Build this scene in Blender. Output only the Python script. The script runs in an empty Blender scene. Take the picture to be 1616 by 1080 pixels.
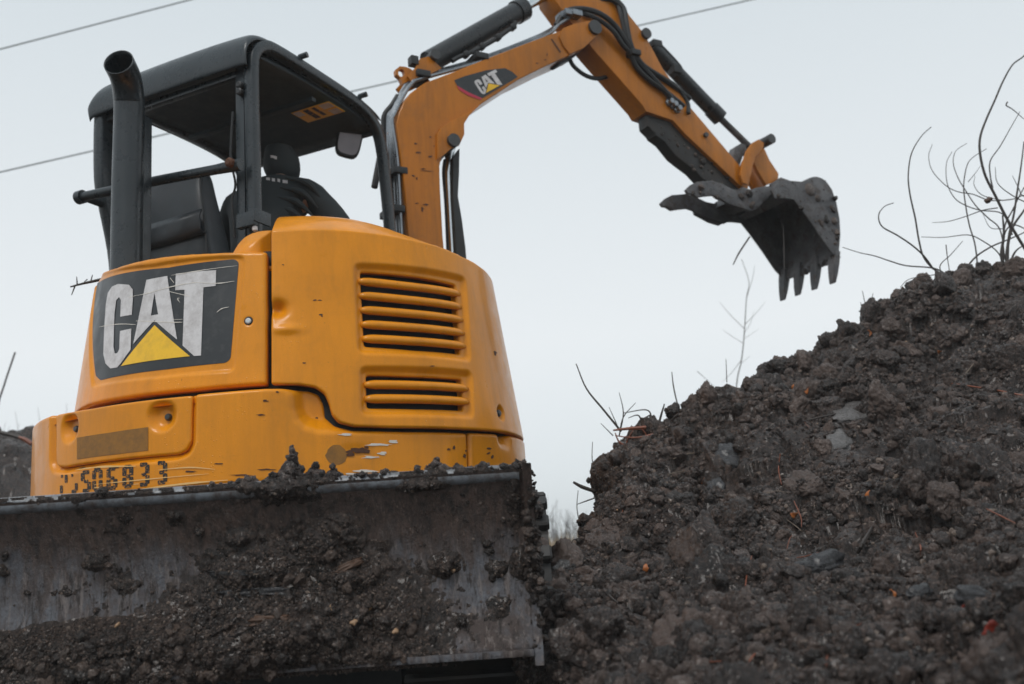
import bpy, bmesh, math, random
import numpy as np
from mathutils import Matrix, Vector, Euler

# ------------------------------------------------------------------ camera, sky, sun, exposure
sc = bpy.context.scene
COL = sc.collection
random.seed(7); rng = np.random.default_rng(11)
FPX, HOR, ROLL, CAMH = 1571.0, 865.0, math.radians(3.8), 0.45
PITCH = math.atan((HOR-540)*math.cos(ROLL)/FPX)
_up0 = np.array([0, -math.sin(PITCH), math.cos(PITCH)]); _rt0 = np.array([1., 0, 0])
FW = np.array([0, math.cos(PITCH), math.sin(PITCH)])
RT = _rt0*math.cos(ROLL)-_up0*math.sin(ROLL); UP = _up0*math.cos(ROLL)+_rt0*math.sin(ROLL)
EYE = np.array([0, 0, CAMH])
cd = bpy.data.cameras.new('camera'); cam = bpy.data.objects.new('camera', cd); COL.objects.link(cam)
cam.matrix_world = Matrix(((RT[0], UP[0], -FW[0], EYE[0]), (RT[1], UP[1], -FW[1], EYE[1]), (RT[2], UP[2], -FW[2], EYE[2]), (0, 0, 0, 1)))
cd.sensor_width = 36; cd.lens = 35; cd.clip_start = 0.05; cd.clip_end = 2000
cd.dof.use_dof = True; cd.dof.focus_distance = 3.1; cd.dof.aperture_fstop = 3.2
sc.camera = cam

SUN_EL, SUN_AZ = math.radians(54), math.radians(205)     # azimuth clockwise from +Y: behind the camera, to the left
w = bpy.data.worlds.new('World'); sc.world = w; w.use_nodes = True
nt = w.node_tree; nt.nodes.clear()
out = nt.nodes.new('ShaderNodeOutputWorld'); bg = nt.nodes.new('ShaderNodeBackground'); bg2 = nt.nodes.new('ShaderNodeBackground'); add = nt.nodes.new('ShaderNodeMixShader')
sky = nt.nodes.new('ShaderNodeTexSky'); sky.sky_type = 'NISHITA'; sky.sun_disc = False; sky.sun_elevation = SUN_EL; sky.sun_rotation = SUN_AZ
tc = nt.nodes.new('ShaderNodeTexCoord'); sep = nt.nodes.new('ShaderNodeSeparateXYZ'); ramp = nt.nodes.new('ShaderNodeValToRGB')
nt.links.new(tc.outputs['Generated'], sep.inputs[0]); nt.links.new(sep.outputs['Z'], ramp.inputs['Fac'])
ramp.color_ramp.elements[0].position = 0.0; ramp.color_ramp.elements[0].color = (0.80, 0.865, 0.90, 1)
ramp.color_ramp.elements[1].position = 0.60; ramp.color_ramp.elements[1].color = (0.67, 0.745, 0.79, 1)
e = ramp.color_ramp.elements.new(0.20); e.color = (0.90, 0.94, 0.96, 1)
nt.links.new(sky.outputs[0], bg.inputs['Color']); bg.inputs['Strength'].default_value = 0.08
nt.links.new(ramp.outputs[0], bg2.inputs['Color']); bg2.inputs['Strength'].default_value = 1.0
add.inputs[0].default_value = 0.93       # a closed overcast deck with only a trace of clear sky behind it
nt.links.new(bg.outputs[0], add.inputs[1]); nt.links.new(bg2.outputs[0], add.inputs[2]); nt.links.new(add.outputs[0], out.inputs['Surface'])
sl = bpy.data.lights.new('sun', 'SUN'); so = bpy.data.objects.new('sun', sl); COL.objects.link(so)
sl.energy = 1.5; sl.angle = math.radians(22); sl.color = (1, 0.97, 0.93)
so.rotation_euler = Vector((-math.sin(SUN_AZ)*math.cos(SUN_EL), -math.cos(SUN_AZ)*math.cos(SUN_EL), -math.sin(SUN_EL))).to_track_quat('-Z', 'Y').to_euler()
sc.view_settings.view_transform = 'Standard'; sc.view_settings.look = 'None'; sc.view_settings.exposure = 0.0; sc.view_settings.gamma = 1.0

# ------------------------------------------------------------------ helpers: rays onto real planes, noise, meshes
def ray(x, y):
    d = FW*FPX+RT*(x-808)+UP*(540-y); return d/np.linalg.norm(d)
def atplane(x, y, p0, n):
    d = ray(x, y); return EYE+d*(((np.array(p0)-EYE)@np.array(n))/(d@np.array(n)))
def aty(x, y, Y): return atplane(x, y, (0, Y, 0), (0, 1, 0))

S = np.array([-0.956, 4.171, 0.0]); TH = math.radians(26)          # slew centre of the machine, heading of the upper body
UR = np.array([math.cos(TH), -math.sin(TH), 0]); UF = np.array([math.sin(TH), math.cos(TH), 0]); UZ = np.array([0, 0, 1.])
def U(u, v, z): return S+UR*u+UF*v+UZ*z
def atv(x, y, v): return atplane(x, y, S+UF*v, UF)
def atu(x, y, u): return atplane(x, y, S+UR*u, UR)

def _h(ix, iy, iz, s):
    n = (ix.astype(np.int64)*73856093 ^ iy.astype(np.int64)*19349663 ^ iz.astype(np.int64)*83492791 ^ (s*2654435761)) & 0xffffffff
    n = ((n ^ (n >> 16))*0x45d9f3b) & 0xffffffff; n = ((n ^ (n >> 16))*0x45d9f3b) & 0xffffffff
    return ((n ^ (n >> 16)) & 0xffffff)/float(0x1000000)
def vnoise(P, s=0):
    I = np.floor(P); f = P-I; f = f*f*(3-2*f); I = I.astype(np.int64); r = 0
    for a in (0, 1):
        for b in (0, 1):
            for c in (0, 1):
                wgt = (f[:, 0] if a else 1-f[:, 0])*(f[:, 1] if b else 1-f[:, 1])*(f[:, 2] if c else 1-f[:, 2])
                r = r+wgt*_h(I[:, 0]+a, I[:, 1]+b, I[:, 2]+c, s)
    return r*2-1
def fbm(P, o=4, s=0):
    r = 0; a = 0.5
    for k in range(o): r = r+a*vnoise(P*(2**k)+17.3*k, s+k); a *= 0.5
    return r
def worley(P, s=0):
    I = np.floor(P).astype(np.int64); best = np.full(len(P), 9.0); bh = np.zeros(len(P)); sec = np.full(len(P), 9.0)
    for a in (-1, 0, 1):
        for b in (-1, 0, 1):
            for c in (-1, 0, 1):
                J = I+np.array([a, b, c])
                hx = _h(J[:, 0], J[:, 1], J[:, 2], s); hy = _h(J[:, 0], J[:, 1], J[:, 2], s+91); hz = _h(J[:, 0], J[:, 1], J[:, 2], s+57)
                d = np.sqrt((J[:, 0]+hx-P[:, 0])**2+(J[:, 1]+hy-P[:, 1])**2+(J[:, 2]+hz-P[:, 2])**2)
                m = d < best; sec = np.where(m, best, np.minimum(sec, d)); best = np.where(m, d, best); bh = np.where(m, _h(J[:, 0], J[:, 1], J[:, 2], s+33), bh)
    return best, sec, bh
def clumps(P, s=0):                                                   # rounded clods of uneven size with creases between
    f1, f2, h = worley(P+0.35*np.stack([vnoise(P*1.7, s+1), vnoise(P*1.7, s+2), vnoise(P*1.7, s+3)], 1), s)
    return np.sqrt(np.clip(1-(f1/0.95)**2, 0, 1))*(0.25+0.75*h)
def clumps2(P, s=0):                                                  # the same on a flat pair of coordinates
    P = P+0.35*np.stack([vnoise(np.c_[P*1.7, P[:, :1]*0], s+1), vnoise(np.c_[P*1.7, P[:, :1]*0], s+2)], 1); I = np.floor(P).astype(np.int64); best = np.full(len(P), 9.0); bh = np.zeros(len(P)); z0 = I[:, 0]*0
    for a in (-1, 0, 1):
        for b in (-1, 0, 1):
            jx, jy = I[:, 0]+a, I[:, 1]+b; d = np.hypot(jx+_h(jx, jy, z0, s)-P[:, 0], jy+_h(jx, jy, z0, s+91)-P[:, 1]); m = d < best; best = np.where(m, d, best); bh = np.where(m, _h(jx, jy, z0, s+33), bh)
    return np.sqrt(np.clip(1-(best/0.85)**2, 0, 1))*(0.25+0.75*bh)
def sstep(a, b, x): t = np.clip((x-a)/(b-a), 0, 1); return t*t*(3-2*t)

def wloc(o):
    m = o.matrix_basis.copy(); p = o
    if p.parent: return wloc(p.parent) @ p.matrix_parent_inverse @ m
    return m
def mk(name, V, F, mat, parent=None, smooth=True):
    me = bpy.data.meshes.new(name); V = np.asarray(V, float)
    off = None
    if parent is None:
        off = np.array([(V[:, 0].min()+V[:, 0].max())/2, (V[:, 1].min()+V[:, 1].max())/2, V[:, 2].min()]); V = V-off
    me.from_pydata(V.tolist(), [], F.tolist() if hasattr(F, 'tolist') else F); me.update()
    me.polygons.foreach_set('use_smooth', [smooth]*len(me.polygons))
    if mat: me.materials.append(mat)
    o = bpy.data.objects.new(name, me); COL.objects.link(o)
    if parent: o.parent = parent; o.matrix_parent_inverse = wloc(parent).inverted()
    else: o.location = off
    return o
def mkbm(name, bm, mat, parent=None, smooth=False):
    bm.normal_update(); V = [v.co[:] for v in bm.verts]; bm.verts.index_update()
    F = [[v.index for v in f.verts] for f in bm.faces]; bm.free(); return mk(name, V, F, mat, parent, smooth)
def tag(o, label, cat=None, group=None, kind=None):
    if label: o['label'] = label
    if cat: o['category'] = cat
    if group: o['group'] = group
    if kind: o['kind'] = kind
    return o
def empty(name, loc):
    o = bpy.data.objects.new(name, None); COL.objects.link(o); o.location = loc; o.empty_display_size = 0.2; return o
def catmull(P, n=6):
    P = np.asarray(P, float)
    if len(P) < 3: return P
    Q = np.vstack([2*P[0]-P[1], P, 2*P[-1]-P[-2]]); r = []
    for i in range(1, len(Q)-2):
        for k in range(n):
            t = k/n; a, b, c, d = Q[i-1], Q[i], Q[i+1], Q[i+2]
            r.append(0.5*((2*b)+(-a+c)*t+(2*a-5*b+4*c-d)*t*t+(-a+3*b-3*c+d)*t**3))
    r.append(P[-1]); return np.array(r)
def tube(P, r, n=8, cap=True, flat=None):
    P = np.asarray(P, float); m = len(P); rr = np.broadcast_to(np.asarray(r, float), (m,)) if np.ndim(r) < 1 or len(np.atleast_1d(r)) == m else np.interp(np.linspace(0, 1, m), np.linspace(0, 1, len(r)), r)
    T = np.gradient(P, axis=0); T /= np.linalg.norm(T, axis=1)[:, None]+1e-12
    ref = np.array([0, 0, 1.]) if abs(T[0][2]) < 0.9 else np.array([1., 0, 0])
    N = np.cross(T[0], ref); N /= np.linalg.norm(N); V = []
    for i in range(m):
        N = N-T[i]*(N@T[i]); N /= np.linalg.norm(N); B = np.cross(T[i], N)
        for k in range(n):
            a = 2*math.pi*k/n; V.append(P[i]+rr[i]*(N*math.cos(a)+B*math.sin(a)))
    F = [[i*n+k, i*n+(k+1) % n, (i+1)*n+(k+1) % n, (i+1)*n+k] for i in range(m-1) for k in range(n)]
    if cap:
        F.append(list(range(n))[::-1]); F.append([(m-1)*n+k for k in range(n)])
    return V, F
def merge(parts):
    V = []; F = []
    for v, f in parts:
        o = len(V); V += [list(x) for x in v]; F += [[i+o for i in q] for q in f]
    return V, F
def mktube(name, P, r, mat, parent=None, n=10, sm=0, cap=True):
    if sm: P = catmull(P, sm)
    V, F = tube(P, r, n, cap); o = mk(name, V, F, mat, parent, True); sharpcaps(o); return o
def sharpcaps(o, ang=40):
    me = o.data
    try: me.set_sharp_from_angle(angle=math.radians(ang))
    except Exception: pass
    return o
def prism(name, poly, fr, l0, l1, mat, parent, bev=0.004, seg=2):
    """poly: 2-D outline, fr(a,b,l) -> world point; extruded from l0 to l1 with bevelled rims."""
    bm = bmesh.new(); n = len(poly)
    A = [bm.verts.new(fr(p[0], p[1], l0)) for p in poly]; B = [bm.verts.new(fr(p[0], p[1], l1)) for p in poly]
    bm.faces.new(A); bm.faces.new(B[::-1])
    for i in range(n): bm.faces.new([A[i], B[i], B[(i+1) % n], A[(i+1) % n]])
    bmesh.ops.recalc_face_normals(bm, faces=bm.faces[:])
    if bev:
        caps = [f for f in bm.faces if len(f.verts) == n and n > 4] or bm.faces[:2]
        ed = list({e for f in caps for e in f.edges}) if n > 4 else bm.edges[:]
        bmesh.ops.bevel(bm, geom=ed, offset=bev, segments=seg, profile=0.6, affect='EDGES', clamp_overlap=True)
    bmesh.ops.triangulate(bm, faces=[f for f in bm.faces if len(f.verts) > 4])
    return sharpcaps(mkbm(name, bm, mat, parent, True), 35)
def box(name, fr, a, b, c, mat, parent, bev=0.004, seg=2):
    bm = bmesh.new(); vs = [bm.verts.new(fr(x, y, z)) for z in c for x, y in ((a[0], b[0]), (a[1], b[0]), (a[1], b[1]), (a[0], b[1]))]
    for f in ((0, 1, 2, 3), (4, 7, 6, 5), (0, 4, 5, 1), (1, 5, 6, 2), (2, 6, 7, 3), (3, 7, 4, 0)): bm.faces.new([vs[i] for i in f])
    bmesh.ops.recalc_face_normals(bm, faces=bm.faces[:])
    if bev: bmesh.ops.bevel(bm, geom=bm.edges[:], offset=bev, segments=seg, profile=0.6, affect='EDGES', clamp_overlap=True)
    return sharpcaps(mkbm(name, bm, mat, parent, True), 35)
def lathe(name, c, ax, prof, mat, parent, n=16):
    """prof: list of (distance along ax, radius)."""
    ax = np.array(ax, float)/np.linalg.norm(ax); ref = np.array([0, 0, 1.]) if abs(ax[2]) < 0.9 else np.array([1., 0, 0])
    N = np.cross(ax, ref); N /= np.linalg.norm(N); B = np.cross(ax, N); V = []
    for d, r in prof:
        for k in range(n): a = 2*math.pi*k/n; V.append(np.array(c)+ax*d+r*(N*math.cos(a)+B*math.sin(a)))
    m = len(prof); F = [[i*n+k, i*n+(k+1) % n, (i+1)*n+(k+1) % n, (i+1)*n+k] for i in range(m-1) for k in range(n)]
    F.append(list(range(n))[::-1]); F.append([(m-1)*n+k for k in range(n)])
    return sharpcaps(mk(name, V, F, mat, parent, True), 35)

# ------------------------------------------------------------------ materials
class NT:
    def __init__(s, name):
        s.m = bpy.data.materials.new(name); s.m.use_nodes = True; s.t = s.m.node_tree; s.b = s.t.nodes['Principled BSDF']; s._tc = None
    def n(s, k, **kw):
        x = s.t.nodes.new(k)
        for a, v in kw.items(): setattr(x, a, v)
        return x
    def co(s, scale=(1, 1, 1), loc=(0, 0, 0)):
        if not s._tc: s._tc = s.n('ShaderNodeNewGeometry')
        mp = s.n('ShaderNodeMapping'); mp.inputs['Scale'].default_value = scale; mp.inputs['Location'].default_value = loc
        s.t.links.new(s._tc.outputs['Position'], mp.inputs['Vector']); return mp.outputs[0]
    def set(s, i, v):
        if isinstance(v, bpy.types.NodeSocket): s.t.links.new(v, i)
        else: i.default_value = v
    def noise(s, sc_=5, det=6, rough=0.6, dist=0, scale=(1, 1, 1), loc=(0, 0, 0)):
        x = s.n('ShaderNodeTexNoise'); s.set(x.inputs['Vector'], s.co(scale, loc)); x.inputs['Scale'].default_value = sc_; x.inputs['Detail'].default_value = det
        x.inputs['Roughness'].default_value = rough; x.inputs['Distortion'].default_value = dist; return x.outputs['Fac']
    def voro(s, sc_=50, feat='F1', rnd=1.0, out='Distance'):
        x = s.n('ShaderNodeTexVoronoi'); x.feature = feat; s.set(x.inputs['Vector'], s.co()); x.inputs['Scale'].default_value = sc_; x.inputs['Randomness'].default_value = rnd; return x.outputs[out]
    def ramp(s, f, *st):
        x = s.n('ShaderNodeValToRGB'); s.set(x.inputs[0], f); el = x.color_ramp.elements
        while len(el) < len(st): el.new(0.5)
        for q, (p, c) in zip(el, st): q.position = p; q.color = (c, c, c, 1) if not isinstance(c, tuple) else c+(1,)
        return x.outputs[0]
    def mix(s, f, a, b, mode='MIX'):
        x = s.n('ShaderNodeMix'); x.data_type = 'RGBA'; x.blend_type = mode; s.set(x.inputs[0], f)
        for i, v in ((6, a), (7, b)): s.set(x.inputs[i], v+(1,) if isinstance(v, tuple) else v)
        return x.outputs[2]
    def math(s, op, a, b=0.0):
        x = s.n('ShaderNodeMath'); x.operation = op; s.set(x.inputs[0], a); s.set(x.inputs[1], b); return x.outputs[0]
    def bump(s, h, st=0.5, d=0.01, prev=None):
        x = s.n('ShaderNodeBump'); x.inputs['Strength'].default_value = st; x.inputs['Distance'].default_value = d; s.set(x.inputs['Height'], h)
        if prev: s.t.links.new(prev, x.inputs['Normal'])
        return x.outputs[0]
    def fin(s, col, rough, metal=0.0, nrm=None, spec=None, coat=None):
        s.set(s.b.inputs['Base Color'], col+(1,) if isinstance(col, tuple) else col); s.set(s.b.inputs['Roughness'], rough); s.set(s.b.inputs['Metallic'], metal)
        if nrm: s.t.links.new(nrm, s.b.inputs['Normal'])
        if spec is not None: s.b.inputs['Specular IOR Level'].default_value = spec
        if coat is not None: s.b.inputs['Coat Weight'].default_value = coat; s.b.inputs['Coat Roughness'].default_value = 0.12
        return s.m
M = {}
def paint(name, base, dirt=(0.10, 0.055, 0.02), wear=0.6, drops=True):
    t = NT(name); c = t.mix(t.ramp(t.noise(3.5, 5, 0.6), (0.35, 0.0), (0.75, 1.0)), tuple(x*0.84 for x in base), base)
    streak = t.ramp(t.noise(9, 6, 0.65, 0, (1, 1, 0.16)), (0.48, 0.0), (0.80, 1.0))
    c = t.mix(t.math('MULTIPLY', streak, 0.50*wear), c, dirt)
    st2 = t.ramp(t.noise(34, 6, 0.7, 0, (1, 1, 0.07), (2, 5, 1)), (0.46, 0.0), (0.72, 1.0)); c = t.mix(t.math('MULTIPLY', st2, 0.30*wear), c, tuple(0.45*x for x in base))
    gr = t.ramp(t.noise(5.5, 9, 0.75, 0.3, (1, 1, 1), (9, 3, 4)), (0.54, 0.0), (0.72, 1.0)); c = t.mix(t.math('MULTIPLY', gr, 0.34*wear), c, (0.16, 0.085, 0.03))
    film = t.ramp(t.noise(2.0, 8, 0.7, 0.5), (0.45, 0.0), (0.8, 1.0)); c = t.mix(t.math('MULTIPLY', film, 0.35*wear), c, tuple(0.62*x for x in base))
    spk = t.ramp(t.noise(90, 3, 0.5), (0.70, 0.0), (0.76, 1.0)); c = t.mix(t.math('MULTIPLY', spk, 0.55*wear), c, (0.045, 0.028, 0.018))
    fine = t.noise(320, 2, 0.5); c = t.mix(t.math('MULTIPLY', t.ramp(fine, (0.35, 0.0), (0.7, 1.0)), 0.16), c, tuple(0.55*x for x in base))
    r = t.ramp(t.noise(14, 6, 0.7), (0.3, 0.26), (0.75, 0.55)); nb = t.bump(t.noise(60, 4, 0.6), 0.06, 0.004)
    nb = t.bump(t.noise(4.5, 2, 0.5), 0.10, 0.02, nb)
    if drops:
        d = t.ramp(t.voro(75), (0.0, 1.0), (0.20, 0.0)); msk = t.ramp(t.noise(7, 3, 0.6), (0.52, 0.0), (0.64, 1.0)); nb = t.bump(t.math('MULTIPLY', d, msk), 0.7, 0.003, nb)
        c = t.mix(t.math('MULTIPLY', t.ramp(t.math('MULTIPLY', d, msk), (0.40, 0.0), (0.75, 0.6)), 1.0), c, (0.92, 0.70, 0.36))  # pale drop centres, a glint put into the base colour
    return t.fin(c, r, 0.0, nb, 0.22, 0.28)
M['paint'] = paint('orange_machine_paint', (0.84, 0.296, 0.002))
M['boompaint'] = paint('dull_orange_boom_paint', (0.54, 0.175, 0.004), wear=1.25, drops=False)
def dark(name, base, rough=(0.35, 0.6), dust=(0.060, 0.070, 0.076), amt=0.3, bumpd=0.002, bs=120):
    t = NT(name); c = t.mix(t.math('MULTIPLY', t.ramp(t.noise(5, 7, 0.68), (0.45, 0.0), (0.75, 1.0)), amt), base, dust)
    return t.fin(c, t.ramp(t.noise(20, 5, 0.65), (0.3, rough[0]), (0.7, rough[1])), 0.0, t.bump(t.noise(bs, 4, 0.6), 0.25, bumpd), 0.5)
M['black'] = dark('black_canopy_paint', (0.015, 0.022, 0.027), (0.2, 0.42))
M['liner'] = dark('black_roof_liner', (0.026, 0.040, 0.049), (0.5, 0.7))
M['rubber'] = dark('black_rubber', (0.012, 0.013, 0.014), (0.45, 0.7))
M['track'] = dark('muddy_track_rubber', (0.014, 0.014, 0.014), (0.45, 0.7), (0.05, 0.038, 0.03), 0.8)
M['inner'] = dark('near_black_inner', (0.006, 0.007, 0.008), (0.6, 0.8), amt=0.1)
M['vinyl'] = dark('black_seat_vinyl', (0.020, 0.026, 0.031), (0.34, 0.6), (0.06, 0.055, 0.06), 0.4, 0.002, 300)
M['cloth'] = dark('dark_hoodie_cloth', (0.018, 0.025, 0.028), (0.7, 0.9), (0.045, 0.055, 0.058), 0.4, 0.004, 45)
M['trousers'] = dark('dark_trouser_cloth', (0.02, 0.024, 0.035), (0.8, 0.95), amt=0.2)
M['skin'] = dark('skin', (0.42, 0.25, 0.18), (0.45, 0.55), (0.4, 0.2, 0.15), 0.2)
M['iron'] = dark('muddy_bucket_iron', (0.045, 0.046, 0.05), (0.32, 0.6), (0.15, 0.13, 0.125), 0.8, 0.006, 60)
def ironmat():
    t = NT('muddy_bucket_iron'); c = t.mix(t.ramp(t.noise(9, 8, 0.72), (0.38, 0.0), (0.62, 1.0)), (0.045, 0.046, 0.050), (0.135, 0.132, 0.136))
    c = t.mix(t.ramp(t.noise(16, 7, 0.75, 0, (1, 1, 1), (4, 4, 4)), (0.52, 0.0), (0.62, 0.85)), c, (0.045, 0.027, 0.019)); c = t.mix(t.ramp(t.noise(60, 5, 0.75, 0, (1, 1, 0.3)), (0.60, 0.0), (0.68, 0.6)), c, (0.22, 0.21, 0.21))
    nb = t.bump(t.noise(45, 8, 0.75), 0.8, 0.012); return t.fin(c, t.ramp(t.noise(18, 6, 0.7), (0.36, 0.28), (0.64, 0.7)), 0.0, nb, 0.5)
M['iron'] = ironmat()
M['wetblack'] = dark('wet_black_cylinder', (0.014, 0.016, 0.018), (0.22, 0.4))
t = NT('chrome_rod'); M['chrome'] = t.fin((0.62, 0.66, 0.68), t.ramp(t.noise(30, 3), (0.3, 0.12), (0.7, 0.25)), 1.0)
t = NT('steel_pipe'); M['pipe'] = t.fin(t.mix(t.noise(20, 4), (0.16, 0.18, 0.20), (0.32, 0.34, 0.36)), t.ramp(t.noise(30, 3), (0.3, 0.22), (0.7, 0.4)), 0.9)
t = NT('dark_mirror_glass'); M['mirror'] = t.fin(t.mix(t.noise(8, 2), (0.10, 0.09, 0.10), (0.22, 0.20, 0.21)), 0.18, 0.3)  # grey mottle: a dim reflection put into the base colour
t = NT('black_sticker'); M['sticker'] = t.fin(t.mix(t.ramp(t.noise(24, 6, 0.7), (0.5, 0.0), (0.8, 0.5)), (0.014, 0.017, 0.02), (0.08, 0.08, 0.08)), t.ramp(t.noise(12, 5), (0.3, 0.28), (0.7, 0.5)), 0.0)
t = NT('grey_white_letter_print'); M['white'] = t.fin(t.mix(t.ramp(t.noise(26, 7, 0.7), (0.42, 0.0), (0.75, 0.7)), (0.62, 0.60, 0.60), (0.30, 0.27, 0.26)), 0.45)
t = NT('yellow_print'); M['yellow'] = t.fin(t.mix(t.ramp(t.noise(26, 7, 0.7), (0.45, 0.0), (0.8, 0.6)), (0.86, 0.50, 0.012), (0.5, 0.28, 0.02)), 0.42)
t = NT('red_print'); M['redprint'] = t.fin((0.45, 0.02, 0.05), 0.45)
t = NT('worn_stencil_ink'); M['ink'] = t.fin(t.mix(t.ramp(t.noise(130, 3, 0.6, 0, (1, 1, 2.5)), (0.56, 0.0), (0.62, 1.0)), (0.012, 0.011, 0.011), (0.52, 0.20, 0.015)), 0.55)
t = NT('glue_residue'); M['glue'] = t.fin(t.mix(t.ramp(t.noise(35, 6, 0.75), (0.35, 0.0), (0.7, 1.0)), (0.20, 0.095, 0.018), (0.33, 0.14, 0.016)), 0.6)
t = NT('rust_chip'); M['rust'] = t.fin(t.mix(t.noise(140, 4), (0.035, 0.016, 0.009), (0.13, 0.045, 0.015)), 0.75, 0, t.bump(t.noise(150, 4), 0.5, 0.002))
t = NT('pale_scratch'); M['scratch'] = t.fin(t.mix(t.noise(90, 3), (0.62, 0.55, 0.45), (0.75, 0.72, 0.68)), 0.5)
t = NT('faded_paint_streak'); M['pale'] = t.fin(t.mix(t.noise(60, 3), (0.74, 0.40, 0.10), (0.80, 0.55, 0.24)), 0.5)
t = NT('blade_steel')
c = t.mix(t.ramp(t.noise(5, 7, 0.7, 0.4), (0.40, 0.0), (0.60, 1.0)), (0.125, 0.132, 0.150), (0.068, 0.050, 0.045))
c = t.mix(t.ramp(t.noise(30, 7, 0.75, 0, (1, 1, 0.35), (7, 1, 2)), (0.47, 0.0), (0.60, 0.85)), c, (0.072, 0.050, 0.043))
c = t.mix(t.ramp(t.noise(75, 7, 0.75, 0.2, (1, 1, 0.12)), (0.52, 0.0), (0.62, 0.65)), c, (0.23, 0.195, 0.18))
c = t.mix(t.ramp(t.noise(60, 7, 0.75, 0, (1, 1, 0.16), (3, 1, 7)), (0.53, 0.0), (0.62, 0.9)), c, (0.020, 0.014, 0.012))
sp = t.n('ShaderNodeSeparateXYZ'); t.set(sp.inputs[0], t.co()); zz = t.math('ADD', sp.outputs[2], t.math('MULTIPLY', t.math('SUBTRACT', t.noise(9, 6, 0.7, 0, (1, 1, 0.3)), 0.5), 0.26))
rust = t.mix(t.ramp(t.noise(48, 8, 0.78, 0, (1, 1, 0.14)), (0.40, 0.0), (0.60, 1.0)), (0.024, 0.016, 0.013), (0.105, 0.066, 0.051))
rust = t.mix(t.ramp(t.noise(95, 6, 0.75, 0, (1, 1, 0.2), (1, 8, 3)), (0.57, 0.0), (0.65, 0.7)), rust, (0.22, 0.15, 0.12))
c = t.mix(t.math('MULTIPLY', t.ramp(zz, (0.45, 0.0), (0.51, 1.0)), 0.9), c, rust)
M['blade'] = t.fin(c, t.ramp(t.noise(12, 6, 0.7), (0.36, 0.26), (0.64, 0.6)), 0.0, t.bump(t.noise(70, 8, 0.78, 0, (1, 1, 0.5)), 1.0, 0.008), 0.55)
t = NT('worn_skylit_edge'); M['edge'] = t.fin(t.mix(t.ramp(t.noise(25, 7, 0.72), (0.42, 0.0), (0.62, 1.0)), (0.175, 0.19, 0.21), (0.07, 0.058, 0.053)), t.ramp(t.noise(20, 5), (0.3, 0.2), (0.7, 0.5)), 0.0, t.bump(t.noise(60, 6, 0.7), 0.4, 0.004), 0.6)  # worn steel, lightened further so its colour carries the sky highlight
def soil(name, a, b, hi, wet=(0.16, 0.55), hia=0.75, rnd=2.0):
    t = NT(name)
    c = t.mix(t.ramp(t.noise(6, 8, 0.75), (0.38, 0.0), (0.64, 1.0)), a, b)
    c = t.mix(t.math('MULTIPLY', t.ramp(t.noise(55, 8, 0.8), (0.50, 0.0), (0.63, 1.0)), hia), c, hi)  # pale grit, with wet highlights also put into this colour
    c = t.mix(t.ramp(t.noise(240, 2, 0.5), (0.66, 0.0), (0.72, 0.8)), c, tuple(min(0.5, x*2.4) for x in hi))
    c = t.mix(t.ramp(t.noise(130, 5, 0.7, 0, (1, 1, 1), (5, 2, 1)), (0.30, 0.85), (0.46, 0.0)), c, tuple(0.45*x for x in a))
    if rnd:
        oi = t.n('ShaderNodeObjectInfo'); c = t.mix(t.ramp(oi.outputs['Random'], (0.55, 0.0), (0.95, 0.6)), c, hi); c = t.mix(t.ramp(oi.outputs['Random'], (rnd, 0.0), (rnd+0.001, 0.75)), c, (0.26, 0.20, 0.16))
        c = t.mix(t.ramp(oi.outputs['Random'], (0.0, 0.6), (0.3, 0.0)), c, tuple(0.6*x for x in a))
    nb = t.bump(t.noise(90, 8, 0.78), 1.0, 0.014); nb = t.bump(t.noise(420, 4, 0.7), 0.7, 0.003, nb)
    return t.fin(c, t.ramp(t.noise(30, 6, 0.7), (0.38, wet[0]), (0.62, wet[1])), 0.0, nb, 0.5, 0.20)
M['soil'] = soil('wet_dark_soil', (0.010, 0.006, 0.0045), (0.034, 0.0212, 0.0163), (0.165, 0.115, 0.094), rnd=0)
M['clod'] = soil('wet_clod_soil', (0.011, 0.0066, 0.005), (0.040, 0.025, 0.0195), (0.175, 0.122, 0.10))
M['crumb'] = soil('wet_crumb_soil', (0.011, 0.0066, 0.005), (0.042, 0.0265, 0.0205), (0.20, 0.14, 0.115), rnd=0.93)
M['mudcrumb'] = soil('mud_crumb_soil', (0.012, 0.0075, 0.0058), (0.042, 0.027, 0.0205), (0.18, 0.125, 0.098), rnd=0.95)
M['mud'] = soil('caked_mud', (0.013, 0.0082, 0.0063), (0.044, 0.028, 0.0215), (0.165, 0.115, 0.09))
M['clay'] = soil('grey_clay', (0.10, 0.093, 0.09), (0.20, 0.185, 0.18), (0.27, 0.25, 0.24), (0.2, 0.45), rnd=0)
M['slate'] = soil('wet_slate', (0.030, 0.030, 0.033), (0.065, 0.065, 0.070), (0.10, 0.10, 0.10), (0.18, 0.4), rnd=0)
M['field'] = soil('field_ground', (0.02, 0.015, 0.012), (0.045, 0.034, 0.026), (0.10, 0.08, 0.06), (0.5, 0.8), rnd=0)
def plain(name, a, b, r=0.6, s=40):
    t = NT(name); return t.fin(t.mix(t.noise(s, 5, 0.65), a, b), r, 0, t.bump(t.noise(s*3, 3), 0.3, 0.003))
M['twig'] = plain('dark_twig_bark', (0.014, 0.011, 0.010), (0.05, 0.038, 0.032), 0.6)
M['paletwig'] = plain('pale_dry_twig', (0.10, 0.075, 0.055), (0.22, 0.17, 0.13), 0.6)
M['redtwig'] = plain('red_brown_root', (0.13, 0.035, 0.018), (0.24, 0.075, 0.035), 0.5)
M['fartwig'] = plain('grey_bark', (0.05, 0.045, 0.042), (0.10, 0.09, 0.085), 0.8)
M['leaf'] = plain('orange_dead_leaf', (0.24, 0.065, 0.018), (0.42, 0.14, 0.03), 0.5)
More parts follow.
